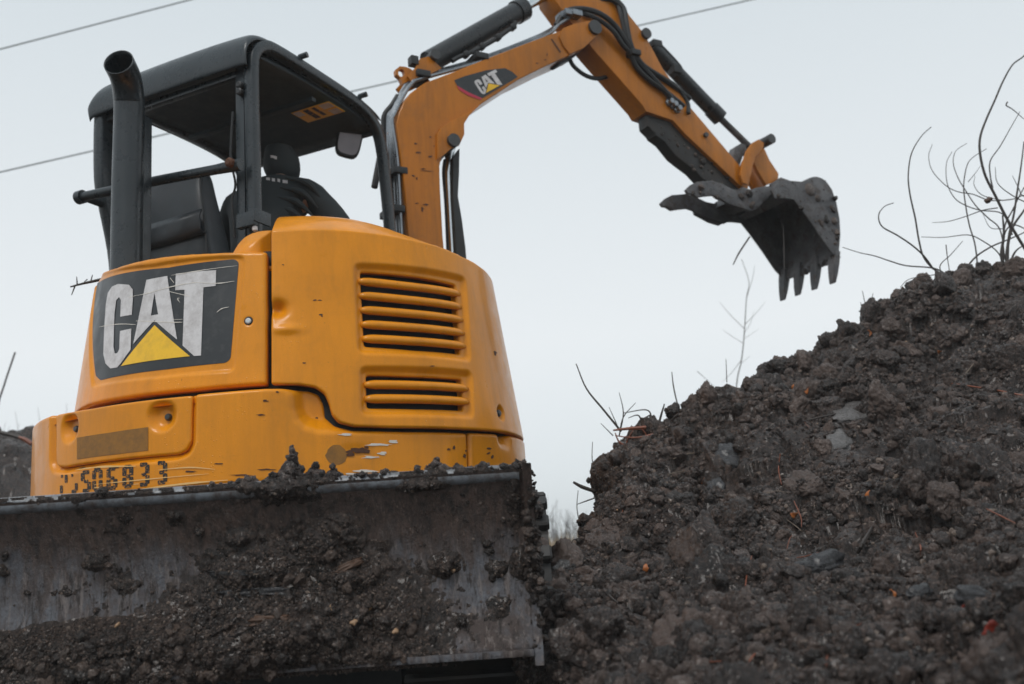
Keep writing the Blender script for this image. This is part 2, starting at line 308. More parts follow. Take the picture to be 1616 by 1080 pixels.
M['redleaf'] = plain('red_dead_leaf', (0.12, 0.014, 0.01), (0.24, 0.035, 0.018), 0.4)
M['pebble'] = plain('tan_pebble', (0.22, 0.13, 0.075), (0.42, 0.27, 0.16), 0.5, 70)
M['greypebble'] = plain('grey_pebble', (0.13, 0.115, 0.105), (0.30, 0.26, 0.23), 0.45, 70)
M['grass'] = plain('dry_field_grass', (0.20, 0.13, 0.065), (0.34, 0.25, 0.14), 0.8, 6)
M['wire'] = plain('hazed_grey_cable', (0.16, 0.18, 0.19), (0.2, 0.22, 0.23), 0.6)  # grey includes the fading by haze, put into the cable colour
M['bolt'] = plain('bolt_head', (0.02, 0.022, 0.024), (0.06, 0.06, 0.06), 0.4)
M['lock'] = plain('bright_lock', (0.55, 0.6, 0.62), (0.7, 0.72, 0.74), 0.3)
M['wood'] = plain('rotten_wood', (0.035, 0.019, 0.012), (0.11, 0.055, 0.03), 0.6, 30)
#==BODY==
# ------------------------------------------------------------------ ground and far field
def terrain_grid(xs, ys, hf):
    X, Y = np.meshgrid(xs, ys); V = np.stack([X.ravel(), Y.ravel(), hf(X.ravel(), Y.ravel())], 1); n = len(xs)
    i, j = np.meshgrid(np.arange(n-1), np.arange(len(ys)-1)); a = (j*n+i).ravel()
    return V, np.stack([a, a+1, a+n+1, a+n], 1)
gx = np.unique(np.concatenate([-np.geomspace(6, 900, 40), np.linspace(-6, 6, 121), np.geomspace(6, 900, 40)]))
gy = np.unique(np.concatenate([-np.geomspace(2, 300, 20), np.linspace(-2, 9, 111), np.geomspace(9, 1200, 50)]))
def gh(x, y):
    P = np.stack([x, y, x*0], 1); near = np.exp(-((x/9)**2+((y-4)/9)**2)); return -0.03+near*(0.06*fbm(P*1.3, 4, 3)+0.03*fbm(P*6, 3, 5))-0.02*(1-near)
tag(mk('ground', *terrain_grid(gx, gy, gh), M['field']), 'flat muddy field ground fading into the fog', kind='structure')

# ------------------------------------------------------------------ the soil mound on the right
def tps_fit(P, z, lam=1e-3):
    n = len(P); d = np.linalg.norm(P[:, None]-P[None], axis=2); K = np.where(d > 0, d*d*np.log(d+1e-12), 0)+lam*np.eye(n)
    A = np.zeros((n+3, n+3)); A[:n, :n] = K; A[:n, n] = 1; A[:n, n+1:] = P; A[n, :n] = 1; A[n+1:, :n] = P.T
    return np.linalg.solve(A, np.concatenate([z, np.zeros(3)]))
ctrl = [(1000, 696, 4.3), (1100, 643, 4.4), (1200, 612, 4.5), (1300, 553, 4.6), (1400, 502, 4.7), (1500, 469, 4.8), (1600, 462, 4.9), (1760, 445, 5.0), (1950, 420, 5.1),
        (960, 882, 3.2), (880, 905, 3.1), (870, 960, 2.6), (870, 1040, 2.25), (1000, 1000, 2.25), (1000, 1080, 1.95), (1200, 860, 2.95), (1200, 1000, 2.15), (1200, 1080, 1.8),
        (1400, 705, 3.35), (1400, 855, 2.65), (1400, 1000, 2.05), (1400, 1080, 1.75), (1600, 610, 3.7), (1600, 850, 2.4), (1600, 1000, 1.9), (1600, 1080, 1.65), (1200, 730, 3.6), (1050, 760, 3.7), (1850, 850, 2.3), (1850, 1080, 1.5)]
CP = np.array([aty(*c) for c in ctrl])
back = CP[:9].copy(); back[:, 1] += 1.3; back[:, 2] -= 0.75; back2 = CP[:9].copy(); back2[:, 1] += 0.35; back2[:, 2] -= 0.05
front = np.array([[0.1, 1.1, 0.05], [0.6, 1.0, 0.05], [1.2, 0.8, 0.08]])
CPA = np.vstack([CP, back, back2, front]); TW = tps_fit(CPA[:, :2], CPA[:, 2])
def tps(x, y):
    r = TW[-3]+TW[-2]*x+TW[-1]*y
    for p, wgt in zip(CPA[:, :2], TW[:-3]):
        d2 = (x-p[0])**2+(y-p[1])**2; r = r+wgt*0.5*d2*np.log(d2+1e-12)
    return r
def mound_h(x, y):
    P = np.stack([x, y, x*0], 1); wob = 0.05*fbm(P*3, 3, 41)
    xe = 0.10-0.12*sstep(2.5, 2.75, y)+(0.085*y+0.02+0.02)*sstep(3.05, 3.75, y); g = 0.02*fbm(P*2, 3, 9)-0.02
    wdt = 0.07-0.02*sstep(3.2, 3.8, y)
    L = sstep(xe-wdt+wob, xe+wdt*0.5+wob, x)*sstep(6.4, 5.4, y)*sstep(1.06, 0.74, x/np.maximum(y, 0.5)+0.03*fbm(P*1.5, 3, 43))
    return g+(np.maximum(tps(x, y), 0.0)-g)*L
aa = np.concatenate([np.linspace(-0.10, 0.66, 620), np.linspace(0.66, 1.10, 130)[1:]]); na = len(aa); dd = np.concatenate([np.geomspace(1.25, 4.6, 520), np.linspace(4.6, 6.6, 61)[1:]]); nd = len(dd)
A, D = np.meshgrid(aa, dd); X = (A*D).ravel(); Y = D.ravel(); Z = mound_h(X, Y)
B0 = np.stack([X, Y, Z], 1); G = B0.reshape(nd, na, 3)
du = np.gradient(G, axis=1); dv = np.gradient(G, axis=0); N = np.cross(du, dv).reshape(-1, 3); N /= np.linalg.norm(N, axis=1)[:, None]+1e-12
slabs = [(1345, 672, 3.35, 0.16), (1150, 722, 3.55, 0.10), (1295, 905, 2.5, 0.13), (1225, 960, 2.3, 0.10), (1130, 775, 3.3, 0.06)]
smooth = np.zeros(len(X))
for px, py, dy, r in slabs:
    c0 = aty(px, py, dy); smooth = np.maximum(smooth, np.exp(-(((X-c0[0])/r)**2+((Y-c0[1])/(r*1.4))**2)*1.5))
B2 = np.stack([X, 0.8*Y+0.8*Z], 1)
big = clumps2(B2*2.6, 3); med = clumps2(B2*6.5, 11); sm1 = clumps2(B2*14, 21); sm2 = clumps2(B2*30, 31); fine = clumps2(B2*62, 61)
patch = 0.55+0.45*sstep(-0.25, 0.35, fbm(B0*1.8, 3, 71))
disp = 0.15*(big-0.45)+patch*(0.115*(med-0.4)+0.044*(sm1-0.35)+0.007*(sm2-0.35)+0.001*fine)+0.035*fbm(B0*9, 4, 55)
disp = disp*(1-0.75*smooth)*(0.45+0.55*sstep(0.15, 0.5, X))-0.02*sstep(0.6, 1.6, X)*sstep(3.9, 4.6, Y)
Vm = B0+N*disp[:, None]+np.stack([0.03*fbm(B0*14, 3, 81), 0.03*fbm(B0*14, 3, 83), 0.02*fbm(B0*14, 3, 85)], 1)
ii, jj = np.meshgrid(np.arange(na-1), np.arange(nd-1)); a0 = (jj*na+ii).ravel(); Fm = np.stack([a0, a0+1, a0+na+1, a0+na], 1)
keep = (Z[Fm] > -0.2).all(1); Fm = Fm[keep]
mound = tag(mk('soil_mound', Vm, Fm, M['soil']), 'steep mound of wet dark dug soil sloping up beside the excavator', kind='structure')
VG = Vm.reshape(nd, na, 3)
def onmound(px, py):
    """nearest surface point of the mound along the ray through the picture point (for laying twigs and stones on it)."""
    d = ray(px, py); best = None; ts = np.linspace(1.3, 6.5, 1200)/d[1]; P = EYE+ts[:, None]*d
    a = P[:, 0]/P[:, 1]; ia = np.clip(np.searchsorted(aa, a), 0, na-1); idd = np.clip(np.searchsorted(dd, P[:, 1]), 0, nd-1)
    hit = P[:, 2] < VG[idd, ia, 2]; k = int(np.argmax(hit)) if hit.any() else None
    return None if k is None else P[k]

# ------------------------------------------------------------------ machine: curved shell panels
class Cone:                                                            # a tapered round shell wall; (s, z) runs along its surface
    def __init__(s, az, dist, R, z0, tp):
        s.c = np.array([math.sin(az)*dist, math.cos(az)*dist]); s.R, s.z0, s.tp = R, z0, tp
        s.d0 = -s.c/np.linalg.norm(s.c); s.r0 = np.array([-s.d0[1], s.d0[0]])
    def rad(s, z): return s.R-s.tp*(z-s.z0)
    def pt(s, q, z, off=0.0):
        q = np.asarray(q, float); z = np.asarray(z, float); ph = q/s.R; r = s.rad(z)+off
        xy = s.c+np.multiply.outer(np.cos(ph)*r, s.d0)+np.multiply.outer(np.sin(ph)*r, s.r0)
        return np.concatenate([xy, np.asarray(z)[..., None]], -1)
    def px(s, x, y):
        d = ray(x, y); z = 1.1
        for _ in range(12):
            R = s.rad(z); a = d[0]**2+d[1]**2; b = -(d[0]*s.c[0]+d[1]*s.c[1]); cc = s.c@s.c-R*R; disc = b*b-a*cc
            tt = (-b-math.sqrt(max(disc, 0)))/a; P = EYE+d*tt; z = P[2]
        v = P[:2]-s.c; return (math.atan2(v@s.r0, v@s.d0)*s.R, float(P[2]))
    def poly(s, pts): return np.array([s.px(*p) for p in pts])
def sdpoly(P, poly):                                                   # signed distance, positive inside
    d = np.full(len(P), 1e9); ins = np.zeros(len(P), bool); n = len(poly)
    for i in range(n):
        a, b = poly[i], poly[(i+1) % n]; e = b-a; q = P-a; t_ = np.clip((q@e)/(e@e+1e-15), 0, 1); d = np.minimum(d, np.hypot(*(q-t_[:, None]*e).T))
        cr = (a[1] > P[:, 1]) != (b[1] > P[:, 1])
        ins ^= cr & (P[:, 0] < (b[0]-a[0])*(P[:, 1]-a[1])/(b[1]-a[1]+1e-15)+a[0])
    return np.where(ins, d, -d)
def rpoly(poly, r=0.01, n=4):                                          # round the corners of an outline
    poly = np.asarray(poly, float); o = []; m = len(poly)
    for i in range(m):
        p, a, b = poly[i], poly[i-1], poly[(i+1) % m]; la, lb = np.linalg.norm(a-p), np.linalg.norm(b-p); k = min(r, la*0.45, lb*0.45)
        A_, B_ = p+(a-p)/la*k, p+(b-p)/lb*k
        for j in range(n+1): u_ = j/n; o.append((1-u_)**2*A_+2*u_*(1-u_)*p+u_*u_*B_)
    return np.array(o)
def shell(name, cone, poly, mat, parent, holes=(), off=None, step=0.005, fil=0.010, skirt=0.035, base=0.0):
    poly = np.asarray(poly); lo, hi = poly.min(0)-2*step, poly.max(0)+2*step
    qs = np.arange(lo[0], hi[0]+step, step); zs = np.arange(lo[1], hi[1]+step, step); Q, Zg = np.meshgrid(qs, zs); P = np.stack([Q.ravel(), Zg.ravel()], 1)
    sd = sdpoly(P, poly)
    for h in holes: sd = np.minimum(sd, -sdpoly(P, np.asarray(h)))
    g = np.stack([np.gradient(sd.reshape(Q.shape), step, axis=1).ravel(), np.gradient(sd.reshape(Q.shape), step, axis=0).ravel()], 1); g /= np.linalg.norm(g, axis=1)[:, None]+1e-9
    nq = len(qs); i, j = np.meshgrid(np.arange(nq-1), np.arange(len(zs)-1)); a = (j*nq+i).ravel(); F = np.stack([a, a+1, a+nq+1, a+nq], 1)
    F = F[sd[F].max(1) > 0]
    mv = sd < 0; P2 = P.copy(); P2[mv] += g[mv]*(-sd[mv])[:, None]; s2 = np.maximum(sd, 0)
    fd = np.where(s2 < fil, fil-np.sqrt(np.maximum(fil**2-(fil-s2)**2, 0)), 0)
    o_ = base-fd+(off(P2[:, 0], P2[:, 1], s2) if off else 0)
    used = np.unique(F); mp = -np.ones(len(P), int); mp[used] = np.arange(len(used)); F = mp[F]
    V = cone.pt(P2[used, 0], P2[used, 1], o_[used]); 
    E_ = np.concatenate([F[:, [0, 1]], F[:, [1, 2]], F[:, [2, 3]], F[:, [3, 0]]]); key = np.sort(E_, 1); _, inv, cnt = np.unique(key, axis=0, return_inverse=True, return_counts=True)
    be = E_[cnt[inv.ravel()] == 1]; bv = np.unique(be); m1 = {v: k for k, v in enumerate(bv)}; n0 = len(V)
    top = V[bv]; bot = cone.pt(P2[used, 0][bv], P2[used, 1][bv], o_[used][bv]-skirt); V = np.vstack([V, top, bot]); nb = len(bv)
    SF = [[n0+m1[b_], n0+m1[a_], n0+nb+m1[a_], n0+nb+m1[b_]] for a_, b_ in be]
    return mk(name, V, F.tolist()+SF, mat, parent, True)
def dome(P, c, r, depth):                                              # dished hole, for recessed bolts
    d = np.hypot(P[0]-c[0], P[1]-c[1])/r; return -depth*(1-sstep(0.35, 1.0, d))
def decal(name, cone, poly, mat, parent, off, step=0.03, hole=None):
    """flat print laid on the shell: outline in (s, z), cut in narrow strips so that it follows the curve."""
    bm = bmesh.new(); vs = [bm.verts.new((p[0], p[1], 0)) for p in poly]; eds = [bm.edges.new((vs[i], vs[(i+1) % len(vs)])) for i in range(len(vs))]
    if hole is not None:
        hv = [bm.verts.new((p[0], p[1], 0)) for p in hole]; eds += [bm.edges.new((hv[i], hv[(i+1) % len(hv)])) for i in range(len(hv))]
    bmesh.ops.triangle_fill(bm, edges=eds, use_beauty=True, use_dissolve=False)
    lo = min(p[0] for p in poly); hi = max(p[0] for p in poly); q = lo+step
    while q < hi: bmesh.ops.bisect_plane(bm, geom=bm.verts[:]+bm.edges[:]+bm.faces[:], plane_co=(q, 0, 0), plane_no=(1, 0, 0)); q += step
    for f in bm.faces:
        if f.normal.z < 0: f.normal_flip()
    bm.verts.index_update(); P = np.array([v.co[:2] for v in bm.verts]); F = [[v.index for v in f.verts] for f in bm.faces]; bm.free()
    oo = off(P[:, 0], P[:, 1]) if callable(off) else np.full(len(P), off)
    V = cone.pt(P[:, 0], P[:, 1], oo); V2 = cone.pt(P[:, 0], P[:, 1], oo-0.001); n = len(V)
    return mk(name, np.vstack([V, V2]), F+[[i+n for i in f[::-1]] for f in F], mat, parent, True)
def bolt(name, cone, q, z, off, r, mat, parent, h=0.01):
    c = cone.pt(q, z, off); ax = cone.pt(q, z, off+0.1)-c; return lathe(name, c, ax, [(-0.005, r), (h*0.6, r), (h, r*0.7)], mat, parent, 12)

exc = tag(empty('excavator', tuple(S)), 'orange mini excavator with black canopy and CAT logos, boom and bucket raised', 'excavator')
HC = Cone(math.radians(-12.1), 4.20, 0.88, 1.05, 0.125)                # engine hood and rear door
CC = Cone(math.radians(-12.91), 4.279, 0.98, 0.9, 0.0)                # counterweight
wrapR, wrapL = 0.88*math.radians(100), -0.88*math.radians(100)
Z2 = lambda x, y: (30+x*0.3888, 380+y*0.3888)                          # reading off the enlarged views
Z3 = lambda x, y: (400+x*0.4167, 330+y*0.4167)

# rear door
dtop = HC.poly([(160, 430), (180, 423), (230, 409), (280, 402), (330, 399), (421, 397)]); dbot = HC.poly([(421, 607), (310, 616), (200, 629), (140, 641)])
door_poly = np.vstack([dtop, dbot, [[wrapL, dbot[-1][1]], [wrapL, dtop[0][1]]]])
door_poly = rpoly(door_poly, 0.012)
rec = rpoly(HC.poly([(146, 452), (152, 440), (240, 420), (340, 407), (384, 406), (368, 584), (250, 594), (146, 609)]), 0.02)
lockc = HC.px(392, 507); notch = HC.px(427, 507)
def door_off(q, z, sd):
    P = np.stack([q, z], 1); r = sdpoly(P, rec); o = -0.009*sstep(-0.010, 0.004, r)
    return o+dome((q, z), lockc, 0.02, 0.006)
door = shell('rear_door', HC, door_poly, M['paint'], exc, off=door_off, fil=0.014, step=0.005)
stk = rpoly(HC.poly([Z2(303, 175), Z2(318, 168), Z2(600, 108), Z2(872, 73), Z2(889, 85), Z2(855, 478), Z2(835, 494), Z2(600, 520), Z2(322, 566), Z2(303, 548)]), 0.012)
badge = decal('logo_plate', HC, stk, M['sticker'], door, -0.0075)
CAT_C = [(395, 175), (440, 178), (456, 197), (456, 240), (452, 300), (405, 308), (408, 240), (400, 228), (388, 242), (381, 300), (377, 430), (382, 457), (393, 456), (401, 440), (404, 366), (450, 356), (447, 442), (405, 500), (392, 514), (365, 518), (345, 498), (336, 460), (340, 350), (346, 260), (354, 212), (371, 186)]
CAT_A = [(512, 158), (597, 142), (637, 400), (545, 322), (458, 418)]; CAT_AH = [(545, 210), (530, 303), (560, 298)]
CAT_T = [(632, 133), (797, 118), (795, 182), (745, 188), (735, 465), (707, 467), (660, 425), (668, 198), (630, 200)]
CAT_Y = [(545, 342), (690, 468), (408, 508)]
zz2 = lambda L: HC.poly([Z2(*p) for p in L])
decal('letter', HC, zz2(CAT_C), M['white'], door, -0.0055); decal('letter', HC, zz2(CAT_A), M['white'], door, -0.0055, hole=zz2(CAT_AH)); decal('letter', HC, zz2(CAT_T), M['white'], door, -0.0055)
decal('triangle', HC, zz2(CAT_Y), M['yellow'], door, -0.0055)
def streak(name, cone, pts, wd, mat, parent, off):
    P = cone.poly(pts); P = catmull(P, 4); L = []; R_ = []
    for i in range(len(P)):
        d = P[min(i+1, len(P)-1)]-P[max(i-1, 0)]; n_ = np.array([-d[1], d[0]])/(np.linalg.norm(d)+1e-9); k = wd*(0.25+0.75*math.sin(math.pi*(i+0.3)/(len(P)-0.4)))*random.uniform(0.5, 1.2)
        L.append(P[i]+n_*k); R_.append(P[i]-n_*k)
    n = len(P); V = cone.pt(np.array(L+R_)[:, 0], np.array(L+R_)[:, 1], off); return mk(name, V, [[n+i, n+i+1, i+1, i] for i in range(n-1)], mat, parent)
for L in ([(615, 140), (700, 125), (885, 100)], [(455, 225), (520, 212), (640, 180), (720, 168)], [(700, 168), (800, 172), (872, 163)], [(605, 205), (690, 225)], [(620, 320), (660, 318)], [(320, 350), (400, 338), (470, 340)], [(350, 375), (450, 360)], [(800, 290), (820, 275), (850, 268)], [(650, 250), (640, 235), (648, 232)], [(610, 150), (625, 170)], [(470, 325), (600, 330), (660, 330)], [(440, 230), (470, 222)]):
    streak('scratch', HC, [Z2(*p) for p in L], 0.0016, M['scratch'], door, -0.0045)
lk = bolt('lock', HC, *lockc, -0.012, 0.0185, M['rubber'], door, 0.012); bolt('lock_core', HC, *lockc, -0.002, 0.010, M['lock'], door, 0.008)

# engine hood with its two louvred openings
hl = HC.px(428, 362)[1]
htop_px = [(428, 363), (470, 361), (517, 361), (560, 364), (600, 369), (650, 378), (690, 388)]
htop = HC.poly(htop_px); zr = htop[-1][1]
hbot = HC.poly([(800, 683), (740, 678), (620, 675), (560, 673), (536, 667), (525, 655), (520, 636), (513, 621), (498, 611), (470, 607), (428, 607)])
hood_poly = rpoly(np.vstack([htop, [[0.75, zr-0.012], [wrapR, zr-0.03], [wrapR, hbot[0][1]]], hbot]), 0.010)
vent1 = rpoly(HC.poly([Z3(410, 236), Z3(600, 252), Z3(776, 287), Z3(797, 548), Z3(620, 532), Z3(426, 518)]), 0.010)
vent2 = rpoly(HC.poly([Z3(433, 628), Z3(620, 634), Z3(803, 645), Z3(810, 762), Z3(620, 755), Z3(437, 752)]), 0.010)
def grow(cone, pts, k): c0 = np.mean(pts, 0); return rpoly(cone.poly([((p[0]-c0[0])*1+c0[0]+np.sign(p[0]-c0[0])*k, p[1]+np.sign(p[1]-c0[1])*k) for p in pts]), 0.02)
mould1 = grow(HC, [Z3(410, 236), Z3(776, 287), Z3(797, 548), Z3(426, 518)], 9); mould2 = grow(HC, [Z3(433, 628), Z3(803, 645), Z3(810, 762), Z3(437, 752)], 9)
pocket = HC.px(444, 487); pk2 = HC.px(452, 500); hb = HC.px(791, 652)
def hood_off(q, z, sd):
    P = np.stack([q, z], 1); o = -0.016*sstep(-0.016, 0.014, sdpoly(P, mould1))-0.016*sstep(-0.016, 0.014, sdpoly(P, mould2))
    o = o-0.035*np.exp(-(((q-pocket[0]+0.012)/0.035)**2+((z-pocket[1])/0.030)**2)*1.4)+dome((q, z), hb, 0.035, 0.02)
    o = o+0.010*np.exp(-(((q-pk2[0])/0.05)**2+((z-pk2[1]+0.045)/0.016)**2))
    o = o-0.012*np.exp(-((z-HC.px(700, 560)[1])/0.25)**2)*0
    return o+0.003*np.sin(q*3)*np.cos(z*4)
hood = shell('engine_hood', HC, hood_poly, M['paint'], exc, holes=[vent1, vent2], off=hood_off, fil=0.007, step=0.005, skirt=0.020)
bolt('bolt', HC, *hb, -0.018, 0.014, M['bolt'], hood, 0.014)
def slat(y0, y1, x0a, x1a, parent):
    """one half-round louvre bar; y0,y1 centre heights at its two ends (enlarged view), bowed with the shell."""
    a, m_, b = HC.px(*Z3(x0a, y0)), HC.px(*Z3((x0a+x1a)/2, (y0+y1)/2-5)), HC.px(*Z3(x1a, y1)); c = catmull([a, m_, b], 10); V = []; n = 10
    for i, (q, z) in enumerate(c):
        en = (0.55, 0.88, 1.0)[min(2, i, len(c)-1-i)]
        for k in range(n):
            ang = 2*math.pi*k/n; V.append(HC.pt(q, z+0.0165*en*math.sin(ang), -0.016+0.017*en*math.cos(ang)*(1.0 if math.cos(ang) > 0 else 0.6)))
    m = len(c); F = [[i*n+k, (i+1)*n+k, (i+1)*n+(k+1) % n, i*n+(k+1) % n] for i in range(m-1) for k in range(n)]+[list(range(n)), [(m-1)*n+k for k in range(n)][::-1]]
    mk('slat', V, F, M['paint'], parent)
for k in range(5): slat(270+k*54.5, 320+k*49.5, 400+k*4, 792+k*5, hood)
for k in range(2): slat(663+k*54, 679+k*50, 424+k*2, 822+k*3, hood)
for zc in (1.06, 1.42): pass
# near-black backing sheet, painted shade for the depth behind openings and seams
q = np.linspace(-0.88*math.radians(105), 0.88*math.radians(105), 60); V = np.vstack([HC.pt(q, np.full(60, 0.62), -0.050), HC.pt(q, np.full(60, 1.52), -0.050)])
mk('dark_backing', V, [[i, i+1, 60+i+1, 60+i] for i in range(59)], M['inner'], exc)
for x_ in np.linspace(0.05, 0.62, 14):
    pass
# hood top: a low crown rising inwards from the crease
def crown(name, q0, q1, zf, prof, nq=60, mat=None, fall=lambda q_: 1.0):
    qs = np.linspace(q0, q1, nq); V = []; F = []
    for q_ in qs:
        z0 = zf(q_)
        for (inn, up) in prof: up = up*fall(q_); V.append(HC.pt(q_, z0+up, -inn+HC.tp*up))
    n = len(prof)
    for i in range(nq-1):
        for k in range(n-1): F.append([i*n+k, (i+1)*n+k, (i+1)*n+k+1, i*n+k+1])
    return mk(name, V, F, mat or M['paint'], exc)
tq = np.array([p[0] for p in htop]+[0.75, wrapR]); tz = np.array([p[1] for p in htop]+[zr-0.012, zr-0.03])
zf = lambda q_: float(np.interp(q_, tq, tz))
crown('hood_top', HC.px(429, 370)[0], wrapR, zf, [(0.004, -0.008), (0.006, -0.002), (0.012, 0.004), (0.04, 0.026), (0.08, 0.055), (0.13, 0.086), (0.19, 0.112), (0.26, 0.132), (0.36, 0.146), (0.5, 0.15), (0.7, 0.15)], fall=lambda q_: 1-0.55*float(sstep(0.25, 0.85, q_)))
# rounded cover between the door top and the hood, below the seat side
cv = HC.poly([(425, 402), (425, 352), (405, 353), (388, 357), (374, 364), (362, 376), (353, 390), (347, 404)])
cvp = np.array(list(cv)+[[cv[-1][0], cv[-1][1]-0.08], [cv[0][0]+0.06, cv[0][1]-0.08], [cv[1][0]+0.10, cv[1][1]+0.012]])
shell('seat_side_cover', HC, rpoly(cvp, 0.01), M['paint'], exc, off=lambda q, z, sd: -0.04*(1-sstep(0, 0.09, sd))**2, base=-0.03, fil=0.012, skirt=0.40)
# door top ledge running inwards
ds = np.array([p[0] for p in dtop][::-1]); dz = np.array([p[1] for p in dtop][::-1])
od = np.argsort(ds); crown('door_top', wrapL, dtop[-1][0]-0.004, lambda q_: float(np.interp(q_, ds[od], dz[od])), [(0.010, -0.012), (0.014, -0.005), (0.04, -0.003), (0.3, -0.006)], 50)

# counterweight
ctop = CC.poly([(75, 657), (140, 644), (200, 635), (310, 622), (420, 613), (488, 613), (506, 619), (515, 634), (519, 655), (531, 671), (558, 679), (640, 681), (737, 683)])
zb = 0.69; cend = CC.px(737, 700)[0]
wl = -0.98*math.radians(96)
cw_poly = np.vstack([ctop, [[cend, zb], [wl, zb], [wl, ctop[0][1]-0.03], [wl+0.05, ctop[0][1]-0.005]]])
cw_poly = rpoly(cw_poly, 0.008)
mainf = np.vstack([CC.poly([(60, 660), (140, 650), (200, 640), (310, 627), (420, 617), (440, 618), (449, 628), (452, 650), (460, 668), (476, 682), (500, 689), (560, 690), (640, 690), (760, 692)]), [[0.9, 0.3], [wl-0.3, 0.3], [wl-0.3, 1.05]]])
pocket_p = rpoly(CC.poly([(80, 652), (140, 640), (306, 619), (304, 700), (296, 716), (280, 722), (100, 744), (84, 742), (80, 730)]), 0.012)
pocket_up = np.vstack([CC.poly([(80, 640), (310, 606)]), pocket_p])
def cw_off(q, z, sd):
    P = np.stack([q, z], 1); m_ = sdpoly(P, mainf); o = -0.048*sstep(0.0, 0.070, -m_-0.003)*sstep(-0.6, -0.3, q+0.3)
    pk_ = sdpoly(P, pocket_p); o = o-0.020*sstep(-0.014, 0.006, pk_)-0.05*sstep(0.010, 0.016, pk_)
    low = np.clip((zb+0.03-z)/0.03, 0, 1); o = o-0.02*low**2
    return o-0.004*np.exp(-(((q-CC.px(560, 712)[0])/0.05)**2+((z-CC.px(560, 712)[1])/0.02)**2))
cw = shell('counterweight', CC, cw_poly, M['paint'], exc, off=cw_off, fil=0.012, step=0.005, skirt=0.05)
ce_poly = np.vstack([CC.poly([(741, 683), (770, 684), (800, 687), (815, 689)]), [[0.98*math.radians(100), CC.px(815, 689)[1]], [0.98*math.radians(100), zb], [cend+0.008, zb]]])
dn = CC.px(797, 693)
ce = shell('counterweight_end', CC, rpoly(ce_poly, 0.01), M['paint'], exc, off=lambda q, z, sd: -0.03*np.exp(-(((q-dn[0])/0.05)**4+((z-dn[1]-0.012)/0.03)**2))-0.02*np.clip((zb+0.03-z)/0.03, 0, 1)**2, fil=0.012, skirt=0.05)
plate_p = rpoly(CC.poly([(85, 655), (140, 645), (302, 624), (300, 698), (293, 711), (280, 717), (100, 738), (88, 737), (85, 728)]), 0.010)
b1, b2 = CC.px(106, 675), CC.px(253, 656)
plate = shell('cover_plate', CC, plate_p, M['paint'], exc, off=lambda q, z, sd: dome((q, z), b1, 0.062, 0.026)+dome((q, z), b2, 0.062, 0.026), base=-0.007, fil=0.006, skirt=0.02)
bolt('bolt', CC, b1[0]+0.012, b1[1]-0.005, -0.034, 0.012, M['bolt'], plate, 0.014); bolt('bolt', CC, b2[0]+0.012, b2[1]-0.003, -0.034, 0.012, M['bolt'], plate, 0.014)
decal('sticker_residue', CC, CC.poly([(119, 691), (170, 683), (232, 674), (232, 711), (180, 717), (119, 725)]), M['glue'], plate, -0.0055)
mk('counterweight_floor', np.vstack([CC.pt(np.linspace(wl, -wl, 70), np.full(70, zb+0.012), -0.02), [[CC.c[0], CC.c[1], zb+0.012]]]), [[i, 70, i+1] for i in range(69)], M['inner'], exc)
mk('counterweight_deck', np.vstack([CC.pt(np.linspace(wl, CC.px(440, 700)[0], 60), np.full(60, ctop[0][1]-0.035), -0.012), CC.pt(np.linspace(wl, CC.px(440, 700)[0], 60), np.full(60, ctop[0][1]-0.03), -0.2)]), [[i, i+1, 61+i, 60+i] for i in range(59)], M['paint'], exc)
# stencilled number: broken-stroke figures, the first two nearly rubbed off
SEG = {'5': 'afgcd', '0': 'abcdef', '6': 'afgedc', '8': 'abcdefg', '3': 'abgcd', '?': 'bxe', '!': 'cdx'}
SR = {'a': (0.16, -0.02, 0.84, 0.17), 'g': (0.30, 0.41, 0.74, 0.58), 'd': (0.16, 0.83, 0.84, 1.02), 'f': (-0.04, 0.08, 0.36, 0.47), 'b': (0.64, 0.08, 1.04, 0.47), 'e': (-0.04, 0.53, 0.36, 0.92), 'c': (0.64, 0.53, 1.04, 0.92), 'x': (0.1, 0.05, 0.4, 0.2)}
num = None
for ch, (cx, cy), wd, ht in zip('?!506833', ((101, 764), (117, 762), (136, 760), (154, 757), (177, 755), (202, 752), (227, 749), (255, 746)), (11, 11, 15, 15, 16, 16, 17, 17), (34, 32, 34, 36, 36, 36, 37, 36)):
    for sg in SEG[ch]:
        x0, y0, x1, y1 = SR[sg]; f = lambda a, b: (cx+(a-0.5)*wd, cy+(b-0.5)*ht-(a-0.5)*2)
        decal('stencil_mark', CC, rpoly(CC.poly([f(x0, y0), f(x1, y0+0.02), f(x1, y1), f(x0, y1-0.01)]), 0.004, 3), M['ink'], cw, 0.0012)
def blot(cone, px, py, rx, ry, mat, parent, off=0.0012, n=14, jag=0.45):
    pts = []
    for k in range(n): a = 2*math.pi*k/n; r = 1+random.uniform(-jag, jag); pts.append((px+rx*r*math.cos(a), py+ry*r*math.sin(a)))
    return decal('paint_chip', cone, cone.poly(pts), mat, parent, off)
blot(CC, 531, 719, 17, 16, M['glue'], cw, 0.0010, 20, 0.08)
for a in ((566, 711, 13, 6), (552, 716, 6, 4), (578, 706, 5, 3), (602, 716, 9, 2.2), (585, 722, 14, 2.0), (620, 697, 9, 2.0), (578, 743, 18, 2.0), (560, 748, 10, 1.6), (545, 686, 10, 1.5), (600, 702, 20, 1.6)): blot(CC, *a, M['scratch'] if a[3] < 3 else M['rust'], cw, 0.0022 if a[3] > 3 else 0.0018, 12, 0.5)
